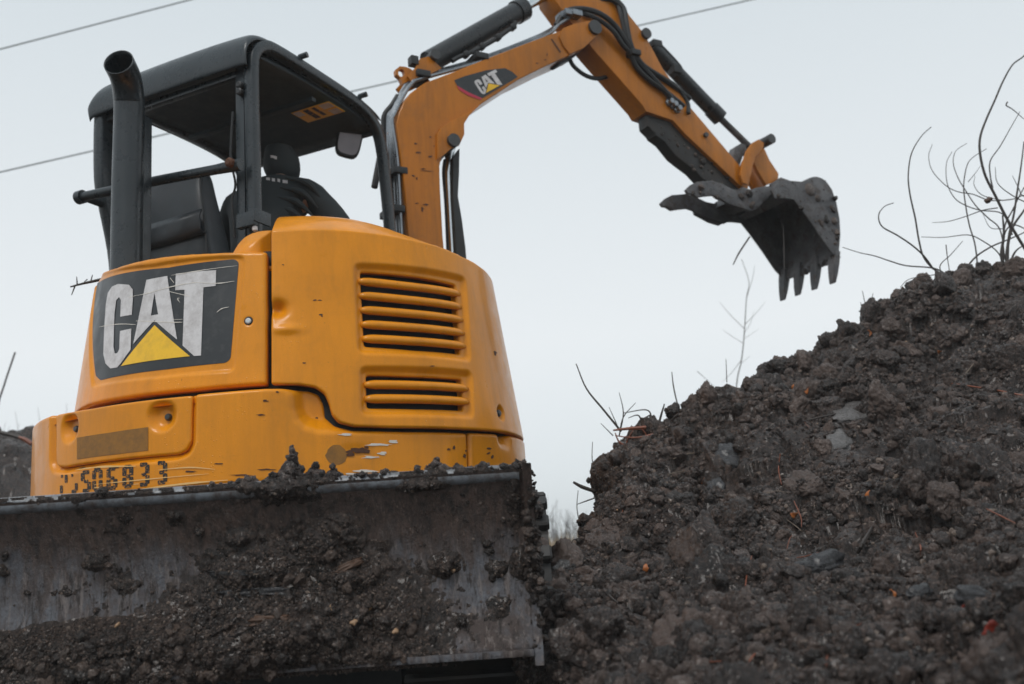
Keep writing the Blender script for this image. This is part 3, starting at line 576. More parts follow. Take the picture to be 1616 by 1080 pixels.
for a in ((708, 709, 3, 2.5), (716, 706, 2.5, 4), (733, 720, 3, 4), (735, 712, 2, 2), (640, 748, 8, 2.0), (438, 619, 3, 1.6), (418, 633, 6, 2.0), (412, 655, 8, 1.4), (345, 732, 10, 1.6), (300, 744, 14, 1.5), (420, 741, 16, 1.6), (380, 750, 18, 1.5), (180, 738, 14, 2.0), (134, 739, 9, 1.8), (500, 660, 3, 1.5)): blot(CC, a[0], a[1], a[2]*0.75, a[3]*0.75, M['rust'], cw, 0.0022, 12, 0.5)
for a in ((770, 716, 3, 2.0), (776, 722, 2, 3.0), (771, 708, 5, 1.4)): blot(CC, *a, M['rust'], ce, 0.0022, 10, 0.5)
for L, wd in (([(150, 765), (230, 757), (330, 748)], 0.0025), ([(200, 776), (290, 764), (360, 758)], 0.003), ([(120, 742), (160, 737), (215, 736)], 0.003), ([(250, 742), (300, 738), (340, 741)], 0.002), ([(150, 770), (220, 764)], 0.002)):
    streak('paint_streak', CC, L, wd, M['pale'], cw, 0.003)
for a in ((507, 497, 5, 1.8), (505, 474, 5, 1.2), (497, 474, 4, 1.5), (508, 499, 2, 3), (480, 573, 4, 1.5), (447, 418, 2, 1.2), (682, 578, 4, 1.2), (781, 557, 4, 5)): blot(HC, a[0], a[1], a[2]*0.7, a[3]*0.7, M['rust'], hood, 0.0014, 10, 0.5)
#==UPPER==
# ------------------------------------------------------------------ canopy, seat, exhaust
uu = lambda u, v, z: U(u, v, z)
def uvz(P): d = np.asarray(P)-S; return np.array([d@UR, d@UF, P[2]])
RU, LU = 0.10, -0.76
def bar(name, pts, w_, d_, mat, parent, sm=0, bev=True):
    """bent rectangular section bar, rounded: pts world, w_ across u, d_ across the bend plane."""
    P = np.asarray(pts, float)
    if sm: P = catmull(P, sm)
    T = np.gradient(P, axis=0); T /= np.linalg.norm(T, axis=1)[:, None]; V = []; sec = []
    for k in range(16):
        a = 2*math.pi*k/16; sec.append((math.copysign(abs(math.cos(a))**0.5, math.cos(a)), math.copysign(abs(math.sin(a))**0.5, math.sin(a))))
    for p, t_ in zip(P, T):
        n_ = np.cross(t_, UR); n_ /= np.linalg.norm(n_)
        for a, b in sec: V.append(p+UR*a*w_/2+n_*b*d_/2)
    m = len(P); F = [[i*16+k, i*16+(k+1) % 16, (i+1)*16+(k+1) % 16, (i+1)*16+k] for i in range(m-1) for k in range(16)]+[list(range(16))[::-1], [(m-1)*16+k for k in range(16)]]
    return sharpcaps(mk(name, V, F, mat, parent), 50)
# right frame: rear post, roof rail and front post in one bent tube
rf = [U(RU, -0.325, 1.45), U(RU, -0.325, 1.85), U(RU, -0.328, 2.2), U(RU, -0.33, 2.46), U(RU, -0.315, 2.555), U(RU, -0.26, 2.610), U(RU, -0.17, 2.628), U(RU, 0.1, 2.628), U(RU, 0.40, 2.618), U(RU, 0.52, 2.590), U(RU, 0.60, 2.53), U(RU, 0.635, 2.43), U(RU, 0.65, 2.3), U(RU, 0.675, 2.05), U(RU, 0.70, 1.5)]
bar('canopy_frame', rf, 0.052, 0.052, M['black'], exc, 5)
lf = [U(LU, -0.22, 1.5), U(LU, -0.235, 1.82), U(LU, -0.30, 2.08), U(LU, -0.325, 2.2), U(LU, -0.33, 2.46), U(LU, -0.315, 2.545), U(LU, -0.26, 2.595), U(LU, -0.17, 2.61), U(LU, 0.1, 2.61), U(LU, 0.40, 2.60), U(LU, 0.52, 2.575), U(LU, 0.60, 2.51), U(LU, 0.64, 2.4), U(LU, 0.66, 2.2), U(LU, 0.70, 1.5)]
bar('canopy_frame', lf, 0.06, 0.085, M['black'], exc, 5)
# roof sheet: rounded rear apron, crowned top, turned-down front
prof = [(-0.372, 2.475), (-0.378, 2.50), (-0.378, 2.545), (-0.366, 2.592), (-0.335, 2.628), (-0.285, 2.648), (-0.2, 2.656), (0.0, 2.662), (0.25, 2.662), (0.45, 2.652), (0.56, 2.630), (0.61, 2.605)]
us = [(-0.800, -0.085), (-0.797, -0.045), (-0.778, -0.016), (-0.745, -0.003), (-0.70, 0.0), (-0.5, 0.006), (-0.3, 0.008), (-0.1, 0.006), (0.04, 0.0), (0.085, -0.003), (0.105, -0.010), (0.118, -0.03)]
V = []; F = []
for u_, dz_ in us:
    for k, (v_, z_) in enumerate(prof): V.append(U(u_, v_, max(z_+dz_*(1.0 if k > 2 else 0.3), 2.44 if k < 3 else 2.5)))
n = len(prof)
for i in range(len(us)-1):
    for k in range(n-1): F.append([i*n+k, (i+1)*n+k, (i+1)*n+k+1, i*n+k+1])
roof = mk('canopy_roof', V, F, M['black'], exc); md = roof.modifiers.new('solid', 'SOLIDIFY'); md.thickness = 0.012; md.offset = 1; md = roof.modifiers.new('sub', 'SUBSURF'); md.levels = 2; md.render_levels = 2
# underside liner: sagging sheet in front of the rear apron
V = []; F = []; nu, nv = 13, 13
for i in range(nu):
    for k in range(nv):
        a, b = i/(nu-1), k/(nv-1); sag = 0.035*math.sin(math.pi*a)*b**2
        V.append(U(LU+0.02+a*(RU-LU-0.04), -0.30+b*0.90, 2.560+0.02*math.sin(math.pi*b)-sag*0.6-0.012*(b > 0.9)))
for i in range(nu-1):
    for k in range(nv-1): F.append([i*nv+k, i*nv+k+1, (i+1)*nv+k+1, (i+1)*nv+k])
lin = mk('roof_liner', V, F, M['liner'], exc); lin.modifiers.new('solid', 'SOLIDIFY').thickness = 0.02
box('roof_crossbar', uu, (LU, RU), (-0.345, -0.315), (2.455, 2.485), M['black'], exc)
box('roof_crossbar', uu, (LU, RU), (0.60, 0.635), (2.535, 2.575), M['black'], exc)
box('roof_rib', uu, (LU+0.05, RU-0.05), (0.14, 0.17), (2.535, 2.556), M['liner'], exc, 0.003)
# warning labels under the roof
def quad(name, pts, mat, parent): return mk(name, pts, [list(range(len(pts)))], mat, parent, False)
def flatbox(name, fr, a, b, z0, z1, mat, parent): return box(name, fr, a, b, (z0, z1), mat, parent, 0.0005, 1)
lb_ = uvz(atplane(500, 174, (0, 0, 2.546), (0, 0, 1))); lr = lambda a, b, z: U(lb_[0]+a, lb_[1]+b, z)
wl_ = flatbox('warning_label', lr, (-0.11, 0.11), (-0.055, 0.075), 2.5380, 2.5400, M['yellow'], exc)
for a, b, m_ in (((-0.105, -0.065), (-0.05, 0.0), 'white'), ((-0.05, -0.02), (-0.045, 0.06), 'ink'), ((0.0, 0.02), (-0.045, 0.05), 'ink'), ((0.045, 0.105), (-0.05, 0.0), 'white'), ((0.05, 0.10), (0.02, 0.07), 'white')): flatbox('label_print', lr, a, b, 2.5370, 2.5379, M[m_], wl_)
# rear post plate, straps, hooks and brackets
box('post_plate', uu, (RU-0.075, RU-0.030), (-0.345, -0.318), (1.45, 2.50), M['black'], exc)
for z_ in (2.40, 2.37): lathe('strap_button', U(RU-0.035, -0.36, z_), -UF, [(-0.01, 0.016), (0.012, 0.016), (0.016, 0.010)], M['rubber'], exc, 10)
mktube('cable', [U(RU-0.085, -0.35, 2.30), U(RU-0.09, -0.36, 2.1), U(RU-0.075, -0.35, 1.98), U(RU-0.085, -0.36, 1.9), U(RU-0.08, -0.35, 1.75)], 0.005, M['rubber'], exc, 6, 6)
for v_, z_ in ((-0.02, 2.655), (0.44, 2.648)): mktube('roof_hook', [U(RU-0.01, v_, z_-0.02), U(RU+0.01, v_+0.005, z_+0.012), U(RU+0.045, v_+0.01, z_+0.016)], 0.014, M['black'], exc, 8)
box('post_bracket', uu, (RU-0.03, RU+0.06), (-0.40, -0.37), (1.765, 1.825), M['black'], exc); box('bracket_lip', uu, (RU+0.055, RU+0.065), (-0.40, -0.30), (1.78, 1.835), M['black'], exc, 0.002)
lathe('bracket_lamp', U(RU+0.05, -0.38, 1.765), -UZ, [(0, 0.006), (0.004, 0.011), (0.018, 0.011), (0.024, 0.004)], M['white'], exc, 10)
# guard bar across the back
a, b = U(-0.765, -0.44, 2.072), U(0.10, -0.40, 2.030); mktube('guard_bar', [a, a+(b-a)*0.5+UZ*0.004, a+(b-a)*0.86, b], [0.021, 0.021, 0.021, 0.026], M['black'], exc, 14)
mktube('bar_end', [a-UR*0.02, a+UR*0.012], 0.030, M['black'], exc, 14); lathe('bar_bolt', U(RU-0.03, -0.435, 2.035), -UF, [(-0.02, 0.02), (0.004, 0.02), (0.012, 0.012)], M['rust'], exc, 8)
mktube('bar_bracket', [U(LU, -0.33, 2.07), U(LU, -0.43, 2.072)], 0.018, M['black'], exc, 8)
# exhaust stack with slanted mouth
ev = -0.56
ex0 = [uvz(atv(x_, y_, v_)) for x_, y_, v_ in ((199, 432, ev), (201, 300, ev), (204, 182, ev), (203, 152, ev-0.014), (198, 122, ev-0.055), (187, 98, ev-0.115))]
P = catmull([U(*p) for p in ex0], 6); P = np.vstack([U(ex0[0][0], ev, 1.3), P]); Vt, Ft = tube(P, 0.0615, 24, False); Vt = np.array(Vt); nn = 24; m = len(P)
T = P[-1]-P[-2]; T /= np.linalg.norm(T)
mouth_n = -UR*0.25+UZ*0.32-UF*0.80; mouth_n /= np.linalg.norm(mouth_n)
for k in range(nn):
    i = (m-1)*nn+k; Vt[i] = Vt[i]+T*0.012*((Vt[i]-P[-1])@UZ)/0.06
exh = mk('exhaust_pipe', Vt, Ft, M['black'], exc); md = exh.modifiers.new('solid', 'SOLIDIFY'); md.thickness = 0.004; md.offset = -1
st = [uvz(atv(*p, ev+0.06)) for p in ((219, 420), (222, 185))]
box('exhaust_shield', uu, (st[0][0]-0.012, st[0][0]+0.026), (ev+0.03, ev+0.10), (1.4, st[1][2]), M['black'], exc)
# seat
sv = -0.20
sp_ = lambda x, y, v=sv: uvz(atv(x, y, v))
tl, tr, br, bl = sp_(205, 284), sp_(322, 264), sp_(347, 415), sp_(205, 425)
def seat_loft():
    bm = bmesh.new(); rows = []
    for k, (z_, u0, u1, vb, th) in enumerate(((1.50, -0.66, -0.26, sv+0.02, 0.20), (1.70, -0.665, -0.252, sv+0.005, 0.185), (1.86, -0.67, -0.275, sv, 0.165), (1.95, -0.67, -0.292, sv+0.004, 0.15), (2.08, -0.70, -0.325, sv+0.014, 0.125), (2.15, -0.70, -0.335, sv+0.03, 0.10), (2.195, -0.69, -0.350, sv+0.045, 0.075), (2.212, -0.66, -0.38, sv+0.06, 0.05))):
        row = []
        for j in range(20):
            a = 2*math.pi*j/20; cx, cy = math.copysign(abs(math.cos(a))**0.28, math.cos(a)), math.copysign(abs(math.sin(a))**0.4, math.sin(a))
            row.append(bm.verts.new(U((u0+u1)/2+(u1-u0)/2*cx, vb+th/2+th/2*cy, z_)))
        rows.append(row)
    for r0, r1 in zip(rows, rows[1:]):
        for j in range(20): bm.faces.new([r0[j], r0[(j+1) % 20], r1[(j+1) % 20], r1[j]])
    bm.faces.new(rows[0][::-1]); bm.faces.new(rows[-1]); return bm
sb = mkbm('seat_back', seat_loft(), M['vinyl'], exc, True); sb.modifiers.new('sub', 'SUBSURF').render_levels = 2
su_ = [(-0.655, 1.965), (-0.45, 1.968), (-0.285, 1.975)]
V = []; 
for u_, z_ in su_: V += [U(u_, sv-0.012, z_), U(u_, sv-0.026, z_-0.03), U(u_, sv-0.022, z_-0.085), U(u_, sv-0.004, z_-0.105)]
sp2 = mk('seat_pocket', V, [[i*4+k, (i+1)*4+k, (i+1)*4+k+1, i*4+k+1] for i in range(2) for k in range(3)], M['vinyl'], sb); sp2.modifiers.new('solid', 'SOLIDIFY').thickness = 0.008
mktube('seat_seam', [U(-0.665, sv-0.006, 1.862), U(-0.45, sv-0.008, 1.868), U(-0.275, sv-0.002, 1.875)], 0.006, M['rubber'], sb, 6)
mktube('seat_seam', [U(-0.262, sv+0.0, 1.60), U(-0.278, sv+0.002, 1.86), U(-0.318, sv+0.012, 2.08), U(-0.345, sv+0.04, 2.17)], 0.005, M['rubber'], sb, 6, 4)
bm_ = box('seat_cushion', uu, (-0.67, -0.22), (sv+0.1, sv+0.62), (1.45, 1.60), M['vinyl'], exc, 0.04, 4)
box('cab_floor', uu, (-0.82, 0.22), (-0.55, 0.85), (0.78, 1.02), M['inner'], exc, 0.02); box('seat_box', uu, (-0.52, -0.14), (-0.5, 0.35), (1.0, 1.45), M['inner'], exc, 0.02)
for s_ in (-0.72, -0.12): 
    box('console', uu, (s_-0.06, s_+0.06), (0.02, 0.45), (1.40, 1.66), M['black'], exc, 0.03); lv = mktube('control_lever', [U(s_, 0.38, 1.64), U(s_, 0.40, 1.78)], 0.012, M['rubber'], exc, 8); lathe('knob', U(s_, 0.40, 1.77), UZ, [(0, 0.015), (0.02, 0.024), (0.07, 0.026), (0.09, 0.012)], M['rubber'], lv, 12)
# mirror on the front post
mc = U(-0.035, 0.56, 2.535); mn = (EYE-mc); mn[2] = 0; mn = mn/np.linalg.norm(mn); mn = mn*0.95-UZ*0.15+UR*0.25; mn /= np.linalg.norm(mn); mx = np.cross(UZ, mn); mx /= np.linalg.norm(mx); my = np.cross(mn, mx); 
tilt = math.radians(-12); mx, my = mx*math.cos(tilt)+my*math.sin(tilt), my*math.cos(tilt)-mx*math.sin(tilt)
mfr = lambda a, b, l: mc+mx*a+my*b+mn*l
sq = [(0.064*math.copysign(abs(math.cos(t_))**0.5, math.cos(t_)), 0.116*math.copysign(abs(math.sin(t_))**0.5, math.sin(t_))*(1+0.0*math.cos(t_))) for t_ in np.linspace(0, 2*math.pi, 25)[:-1]]
mir = prism('mirror', sq, mfr, -0.035, 0.0, M['rubber'], exc, 0.012, 3); prism('mirror_glass', [(a*0.86, b*0.88) for a, b in sq], mfr, 0.0, 0.003, M['mirror'], mir, 0)
mktube('mirror_arm', [mfr(0, 0.03, -0.03), mc+UR*0.07+UZ*0.075, U(RU, 0.60, 2.56)], 0.010, M['black'], mir, 8)

# ------------------------------------------------------------------ boom, stick, thumb and bucket, all in the plane of the swung boom
PSI = math.radians(60); BN = np.array([math.cos(PSI), -math.sin(PSI), 0]); BD = np.array([math.sin(PSI), math.cos(PSI), 0]); BB = np.array([-0.43, 5.03, 0])
bfr = lambda a, b, l: BB+BD*a+UZ*b+BN*l
def bp(px, l):
    P = atplane(px[0], px[1], BB+BN*l, BN); return ((P-BB)@BD, P[2])
def B4(x, y): return (580+x*0.361, y*0.361)
def B5(x, y): return (880+x*0.4537, y*0.4537)
def bpoly(f, pts, l): return [bp(f(*p), l) for p in pts]
hw = 0.105
boom_px = [(643, 354), (639, 300), (631, 235), (626, 195), (630, 178), (638, 160), (649, 146), (670, 131), (720, 112), (780, 88), (840, 65), (887, 48), (915, 38), (932, 34), (942, 40), (944, 50), (940, 60), (919, 78), (898, 88), (869, 101), (818, 126), (760, 164), (741, 182), (733, 194), (700, 238), (694, 262), (695, 300), (699, 372)]
bpts = [bp(p, hw) for p in boom_px]; bpts = [(bpts[0][0]+0.14, 0.85)]+[(bpts[0][0]+0.02, 1.7)]+bpts+[(bpts[-1][0]+0.02, 1.6), (bpts[-1][0]+0.12, 0.85)]
boom = prism('boom', bpts, bfr, -hw, hw, M['boompaint'], exc, 0.008, 3)
dbl = [B4(x, y) for x, y in ((302, 700), (300, 590), (318, 562), (360, 535), (440, 495), (490, 462), (470, 480), (440, 510), (418, 545), (419, 592), (397, 640), (360, 655), (330, 682))]
dpts = [bp(p, hw) for p in dbl]
for l0, l1 in ((hw, hw+0.014), (-hw-0.014, -hw)): prism('boom_gusset', dpts, bfr, l0, l1, M['boompaint'], boom, 0.005)
gp = bp(B4(368, 622), hw); mktube('pin', [bfr(*gp, -hw-0.03), bfr(*gp, hw+0.035)], 0.036, M['bolt'], boom, 18)
for p, r in (((936, 46), 0.045),): g_ = bp(p, hw); mktube('pin', [bfr(*g_, -hw-0.04), bfr(*g_, hw+0.03)], r, M['bolt'], boom, 18)
endp = [bp(B4(*p), hw) for p in ((850, 128), (900, 108), (965, 94), (1005, 112), (1008, 150), (940, 215), (880, 240), (850, 200), (835, 165))]
for s_ in (1, -1): prism('boom_end_plate', endp, bfr, s_*hw, s_*(hw+0.012), M['boompaint'], boom, 0.004)
# marks on the boom side
Lq = np.array([(408, 508), (690, 468), (545, 342), (797, 118), (371, 186), (336, 460)], float); Rq = np.array([(516, 404), (579, 373), (537, 366), (553, 309), (470, 352), (487, 415)], float)
AF = np.linalg.lstsq(np.hstack([Lq, np.ones((6, 1))]), Rq, rcond=None)[0]
def bdecal(name, pts, l0, mat, parent, hole=None):
    P = [bp(B4(*p), hw) for p in pts]; bm = bmesh.new()
    vs = [bm.verts.new(bfr(a, b, l0)) for a, b in P]; ed = [bm.edges.new((vs[i], vs[(i+1) % len(vs)])) for i in range(len(vs))]
    if hole: hv = [bm.verts.new(bfr(*bp(B4(*p), hw), l0)) for p in hole]; ed += [bm.edges.new((hv[i], hv[(i+1) % len(hv)])) for i in range(len(hv))]
    bmesh.ops.triangle_fill(bm, edges=ed, use_beauty=True, use_dissolve=False); bmesh.ops.recalc_face_normals(bm, faces=bm.faces[:])
    o = mkbm(name, bm, mat, parent); return o
bdg = bdecal('logo_plate', [(378, 352), (425, 334), (520, 308), (600, 299), (632, 315), (656, 337), (640, 348), (560, 395), (500, 431), (440, 405), (395, 383)], hw+0.002, M['sticker'], boom)
bdecal('logo_tail', [(388, 374), (440, 405), (500, 431), (492, 438), (440, 420), (402, 396)], hw+0.0026, M['redprint'], boom)
aff = lambda L: [tuple(np.array([x, y, 1.0])@AF) for x, y in L]
bdecal('letter', aff(CAT_C), hw+0.0035, M['white'], boom); bdecal('letter', aff(CAT_A), hw+0.0035, M['white'], boom, aff(CAT_AH)); bdecal('letter', aff(CAT_T), hw+0.0035, M['white'], boom); bdecal('triangle', aff(CAT_Y), hw+0.0042, M['yellow'], boom)
for cx, cy, rx, ry in ((210, 628, 12, 5), (222, 668, 14, 5), (272, 685, 14, 8), (200, 770, 12, 7), (215, 782, 6, 10), (260, 748, 40, 3), (240, 740, 16, 4), (215, 890, 14, 4), (255, 895, 16, 7), (240, 915, 8, 14), (275, 600, 10, 4), (290, 640, 6, 3), (740, 278, 12, 3), (785, 240, 3, 14), (775, 262, 10, 3)):
    bdecal('paint_chip', [(cx+0.65*rx*(1+random.uniform(-.6, .6))*math.cos(a), cy+0.65*ry*(1+random.uniform(-.6, .6))*math.sin(a)) for a in np.linspace(0, 2*math.pi, 11)[:-1]], hw+0.0022, M['rust'], boom)
bdecal('weld_line', [(800, 172), (806, 170), (846, 228), (840, 232)], hw+0.002, M['rust'], boom)
def btube(name, f, pts, l, r, mat, parent, n=10, sm=6):
    P = [bfr(*bp(f(*p[:2]), p[2] if len(p) > 2 else l), p[2] if len(p) > 2 else l) for p in pts]; return mktube(name, P, r, mat, parent, n, sm)
# hard hydraulic lines along the back and top of the boom
for k, (dx, dy, l, r) in enumerate(((0, 0, 0.085, 0.011), (-13, -4, 0.05, 0.011), (-25, -9, 0.01, 0.011), (-36, -14, -0.03, 0.011))):
    btube('hydraulic_pipe', B4, [(150+dx, 1060), (145+dx, 960), (130+dx, 700), (108+dx*0.5, 540+dy), (118+dx*0.4, 500+dy), (160+dx*0.3, 415+dy), (195+dx*0.2, 365+dy), (235, 345+dy), (480, 275+dy), (700, 192+dy), (800, 145+dy), (835, 110+dy), (880, 80+dy)], l, r, M['pipe'], boom, 8, 5)
for x_, y_ in ((120, 765), (222, 345), (108, 930), (475, 268)):
    c_ = bp(B4(x_, y_), 0.03); box('pipe_clamp', bfr, (c_[0]-0.04, c_[0]+0.04), (c_[1]-0.018, c_[1]+0.018), (-0.05, 0.11), M['rubber'], boom, 0.006)
btube('boom_hose', B4, [(30, 820, -0.05), (70, 600, -0.06), (75, 510, -0.05), (110, 460, -0.03), (135, 420, -0.02)], 0, 0.018, M['rubber'], boom, 8)
# stick cylinder on top of the boom
a, b = bp(B4(275, 268), 0), bp(B4(682, 38), 0); a3, b3 = bfr(*a, 0), bfr(*b, 0); ax = (b3-a3)/np.linalg.norm(b3-a3)
cyl = mktube('stick_cylinder', [a3-ax*0.02, b3-ax*0.07, b3-ax*0.069, b3], [0.062, 0.062, 0.070, 0.070], M['wetblack'], exc, 24)
re_ = bp((893, -24), 0); re3 = b3+ax*float((bfr(*re_, 0)-b3)@ax); mktube('cylinder_rod', [b3-ax*0.05, re3], 0.026, M['chrome'], cyl, 16); mktube('rod_eye', [re3-BN*0.06, re3+BN*0.06], 0.045, M['bolt'], cyl, 14)
btube('cylinder_line', B4, [(370, 268), (400, 250), (470, 222), (560, 172), (612, 135), (640, 118), (645, 95)], 0.06, 0.013, M['rubber'], cyl, 8)
for x_, y_ in ((430, 240), (500, 205), (570, 165), (635, 120)): c_ = bp(B4(x_, y_), 0.06); lathe('hose_clip', bfr(*c_, 0.04), BN, [(0, 0.012), (0.003, 0.02), (0.035, 0.02), (0.04, 0.012)], M['rubber'], cyl, 10)
lug = [bp(B4(*p), 0.07) for p in ((170, 340), (205, 300), (225, 262), (262, 252), (300, 285), (320, 305), (240, 345), (190, 365))]
for l in (0.07, -0.085): prism('cylinder_lug', lug, bfr, l, l+0.016, M['boompaint'], boom, 0.004)
lp = bp(B4(262, 275), 0); mktube('pin', [bfr(*lp, -0.11), bfr(*lp, 0.11)], 0.03, M['bolt'], boom, 14); lp = bp(B4(205, 268), 0.08); box('hose_block', bfr, (lp[0]-0.022, lp[0]+0.022), (lp[1]-0.02, lp[1]+0.03), (0.04, 0.09), M['rubber'], boom)
ey = [bp(B4(*p), 0.05) for p in ((190, 350), (150, 372), (140, 345), (122, 330), (120, 308), (138, 294), (162, 296), (186, 305), (200, 320))]; eh = [bp(B4(145+14*math.cos(t_), 323+17*math.sin(t_)), 0.05) for t_ in np.linspace(0, 2*math.pi, 13)[:-1]]
bm = bmesh.new()
for l in (0.03, 0.06):
    vs = [bm.verts.new(bfr(*p, l)) for p in ey]; hv = [bm.verts.new(bfr(*p, l)) for p in eh]
    bmesh.ops.triangle_fill(bm, edges=[bm.edges.new((vs[i], vs[(i+1) % len(vs)])) for i in range(len(vs))]+[bm.edges.new((hv[i], hv[(i+1) % len(hv)])) for i in range(len(hv))], use_beauty=True)
    if l == 0.03: v0, h0 = vs, hv
for q0, q1 in ((v0, vs), (h0, hv)):
    for i in range(len(q0)): bm.faces.new([q0[i], q0[(i+1) % len(q0)], q1[(i+1) % len(q0)], q1[i]])
bmesh.ops.recalc_face_normals(bm, faces=bm.faces[:]); mkbm('lifting_eye', bm, M['boompaint'], boom)
# boom lift cylinder below, with its guard
mktube('boom_cylinder_rod', [bfr(*bp(B4(365, 640), 0), 0), bfr(*bp(B4(352, 760), 0), 0), bfr(*bp(B4(380, 1240), 0), 0)], 0.027, M['chrome'], exc, 16)
gd = [bp(B4(*p), 0.06) for p in ((372, 690), (402, 650), (400, 760), (395, 860), (412, 960), (428, 1085), (440, 1240), (392, 1240), (385, 1085), (372, 860))]; prism('rod_guard', gd, bfr, 0.03, 0.065, M['rubber'], exc, 0.006)
btube('hydraulic_hose', B4, [(340, 700), (335, 760), (345, 900), (352, 1060), (358, 1240)], 0.0, 0.012, M['rubber'], exc, 8)
# stick
sw = 0.078
sk = [(862, -70), (930, -62), (968, -18), (994, 25), (1018, 55), (1046, 108), (1091, 171), (1163, 256), (1184, 284), (1180, 299), (1166, 291), (1082, 212), (1062, 190), (1020, 176), (1014, 166), (940, 82), (902, 36), (872, -5)]
sk = [bp(p, sw) for p in sk]; stick = prism('stick', sk, bfr, -sw, sw, M['boompaint'], exc, 0.006, 2)
for p, r in ((B5(305, 120), 0.035), (B5(512, 472), 0.016)): c_ = bp(p, sw); mktube('pin', [bfr(*c_, -sw-0.02), bfr(*c_, sw+0.02)], r, M['bolt'], stick, 14)
mud_l = [bp(B5(*p), 0.06) for p in ((312, 390), (345, 400), (400, 392), (432, 420), (438, 455), (520, 540), (600, 625), (640, 660), (560, 645), (510, 622), (480, 590), (440, 560), (415, 540), (375, 490), (345, 468), (342, 460), (318, 436))]
prism('thumb_cylinder_mount', mud_l, bfr, -0.045, 0.05, M['track'], stick, 0.01)
tc0, tc1 = bp(B5(430, 500), 0.02), bp(B5(520, 610), 0.02); mktube('thumb_cylinder', [bfr(*tc0, 0.0), bfr(*tc1, 0.0)], 0.035, M['wetblack'], stick, 14)
c_ = bp(B5(410, 375), sw+0.02)
for dx, dy in ((-14, -10), (14, 14), (0, 0)): c_ = bp(B5(405+dx, 365+dy), sw+0.02); lathe('hose_fitting', bfr(*c_, sw-0.005), BN, [(0, 0.026), (0.02, 0.026), (0.025, 0.018), (0.05, 0.018)], M['pipe'], stick, 6)
# bucket cylinder on the stick
a, b = bp(B5(328, 165), 0), bp(B5(565, 412), 0); a3, b3 = bfr(*a, 0), bfr(*b, 0); ax = (b3-a3)/np.linalg.norm(b3-a3)
bc = mktube('bucket_cylinder', [a3, b3-ax*0.09, b3-ax*0.088, b3], [0.048, 0.048, 0.055, 0.055], M['wetblack'], exc, 20); rp = bp(B5(668, 512), 0); mktube('cylinder_rod', [b3-ax*0.02, bfr(*rp, 0)], 0.022, M['iron'], bc, 14)
btube('cylinder_line', B5, [(345, 150), (380, 185), (422, 232), (425, 250), (400, 262)], 0.03, 0.016, M['rubber'], bc, 8); c_ = bp(B5(340, 158), 0.02); box('line_block', bfr, (c_[0]-0.035, c_[0]+0.035), (c_[1]-0.02, c_[1]+0.025), (-0.02, 0.05), M['rubber'], bc); c_ = bp(B5(405, 245), 0.03); box('line_block', bfr, (c_[0]-0.03, c_[0]+0.03), (c_[1]-0.03, c_[1]+0.02), (0.0, 0.07), M['rubber'], bc)
# hoses over the boom nose
for L, r in (([(-5, 88, 0.06), (30, 40, 0.08), (90, 32, 0.10), (150, 50, 0.13), (200, 90, 0.13), (240, 150, 0.12), (262, 185, 0.11), (280, 215, 0.10), (330, 270, 0.10), (385, 330, 0.10), (410, 360, 0.10)], 0.017), ([(10, 75, 0.03), (60, 45, 0.06), (130, 62, 0.12), (190, 105, 0.13), (225, 155, 0.12), (255, 190, 0.11), (275, 235, 0.10), (320, 280, 0.10), (380, 322, 0.10), (440, 370, 0.10)], 0.015), ([(95, 45, 0.02), (140, 5, 0.06), (190, -2, 0.09), (228, 30, 0.11), (238, 80, 0.12), (252, 150, 0.12), (268, 185, 0.11), (300, 230, 0.10), (380, 282, 0.09), (460, 345, 0.07)], 0.018), ([(80, 40, 0.0), (130, 10, 0.03), (200, 8, 0.08), (222, 60, 0.11), (245, 160, 0.11), (285, 225, 0.09)], 0.014), ([(40, 200, 0.0), (55, 230, 0.0), (95, 262, 0.0), (140, 274, 0.0), (185, 262, 0.0), (200, 240, 0.0)], 0.013), ([(285, 225, 0.09), (360, 268, 0.08), (410, 300, 0.08), (450, 355, 0.08), (455, 395, 0.09)], 0.014)): btube('hydraulic_hose', B5, L, 0, r, M['rubber'], exc, 8, 5)
for x_, y_, l in ((264, 188, 0.11), (20, 60, 0.06), (35, 50, 0.09), (60, 52, 0.10)):
    c_ = bp(B5(x_, y_), l); box('hose_clamp', bfr, (c_[0]-0.035, c_[0]+0.035), (c_[1]-0.018, c_[1]+0.018), (l-0.04, l+0.035), M['pipe'] if x_ < 100 else M['rubber'], exc, 0.006)
prism('boom_stop', [bp(B4(*p), 0.0) for p in ((805, 292), (880, 240), (925, 222), (940, 216), (890, 262), (820, 300))], bfr, -0.03, 0.06, M['rubber'], boom, 0.004)
# links
ln = [(630, 612), (638, 570), (652, 528), (672, 500), (694, 488), (712, 500), (712, 515), (700, 532), (684, 545), (674, 580), (668, 610), (655, 645), (640, 640)]
for l in (0.095, -0.11): prism('bucket_link', [bp(B5(*p), 0.095) for p in ln], bfr, l, l+0.016, M['boompaint'], exc, 0.005)
lp = bp(B5(698, 508), 0.0); lpin = mktube('link_pin', [bfr(*lp, -0.13), bfr(*lp, 0.13)], 0.034, M['bolt'], exc, 14)
for l in (0.04, -0.07): prism('bucket_tie', [bp(B5(*p), 0.05) for p in ((690, 525), (712, 520), (730, 560), (762, 608), (760, 630), (720, 648), (690, 600), (672, 560))], bfr, l, l+0.03, M['boompaint'], exc, 0.006)
prism('stick_boss', [bp(B5(*p), 0.03) for p in ((610, 545), (618, 512), (640, 498), (658, 505), (640, 560), (632, 580), (615, 575))], bfr, -0.03, 0.03, M['iron'], stick, 0.006)
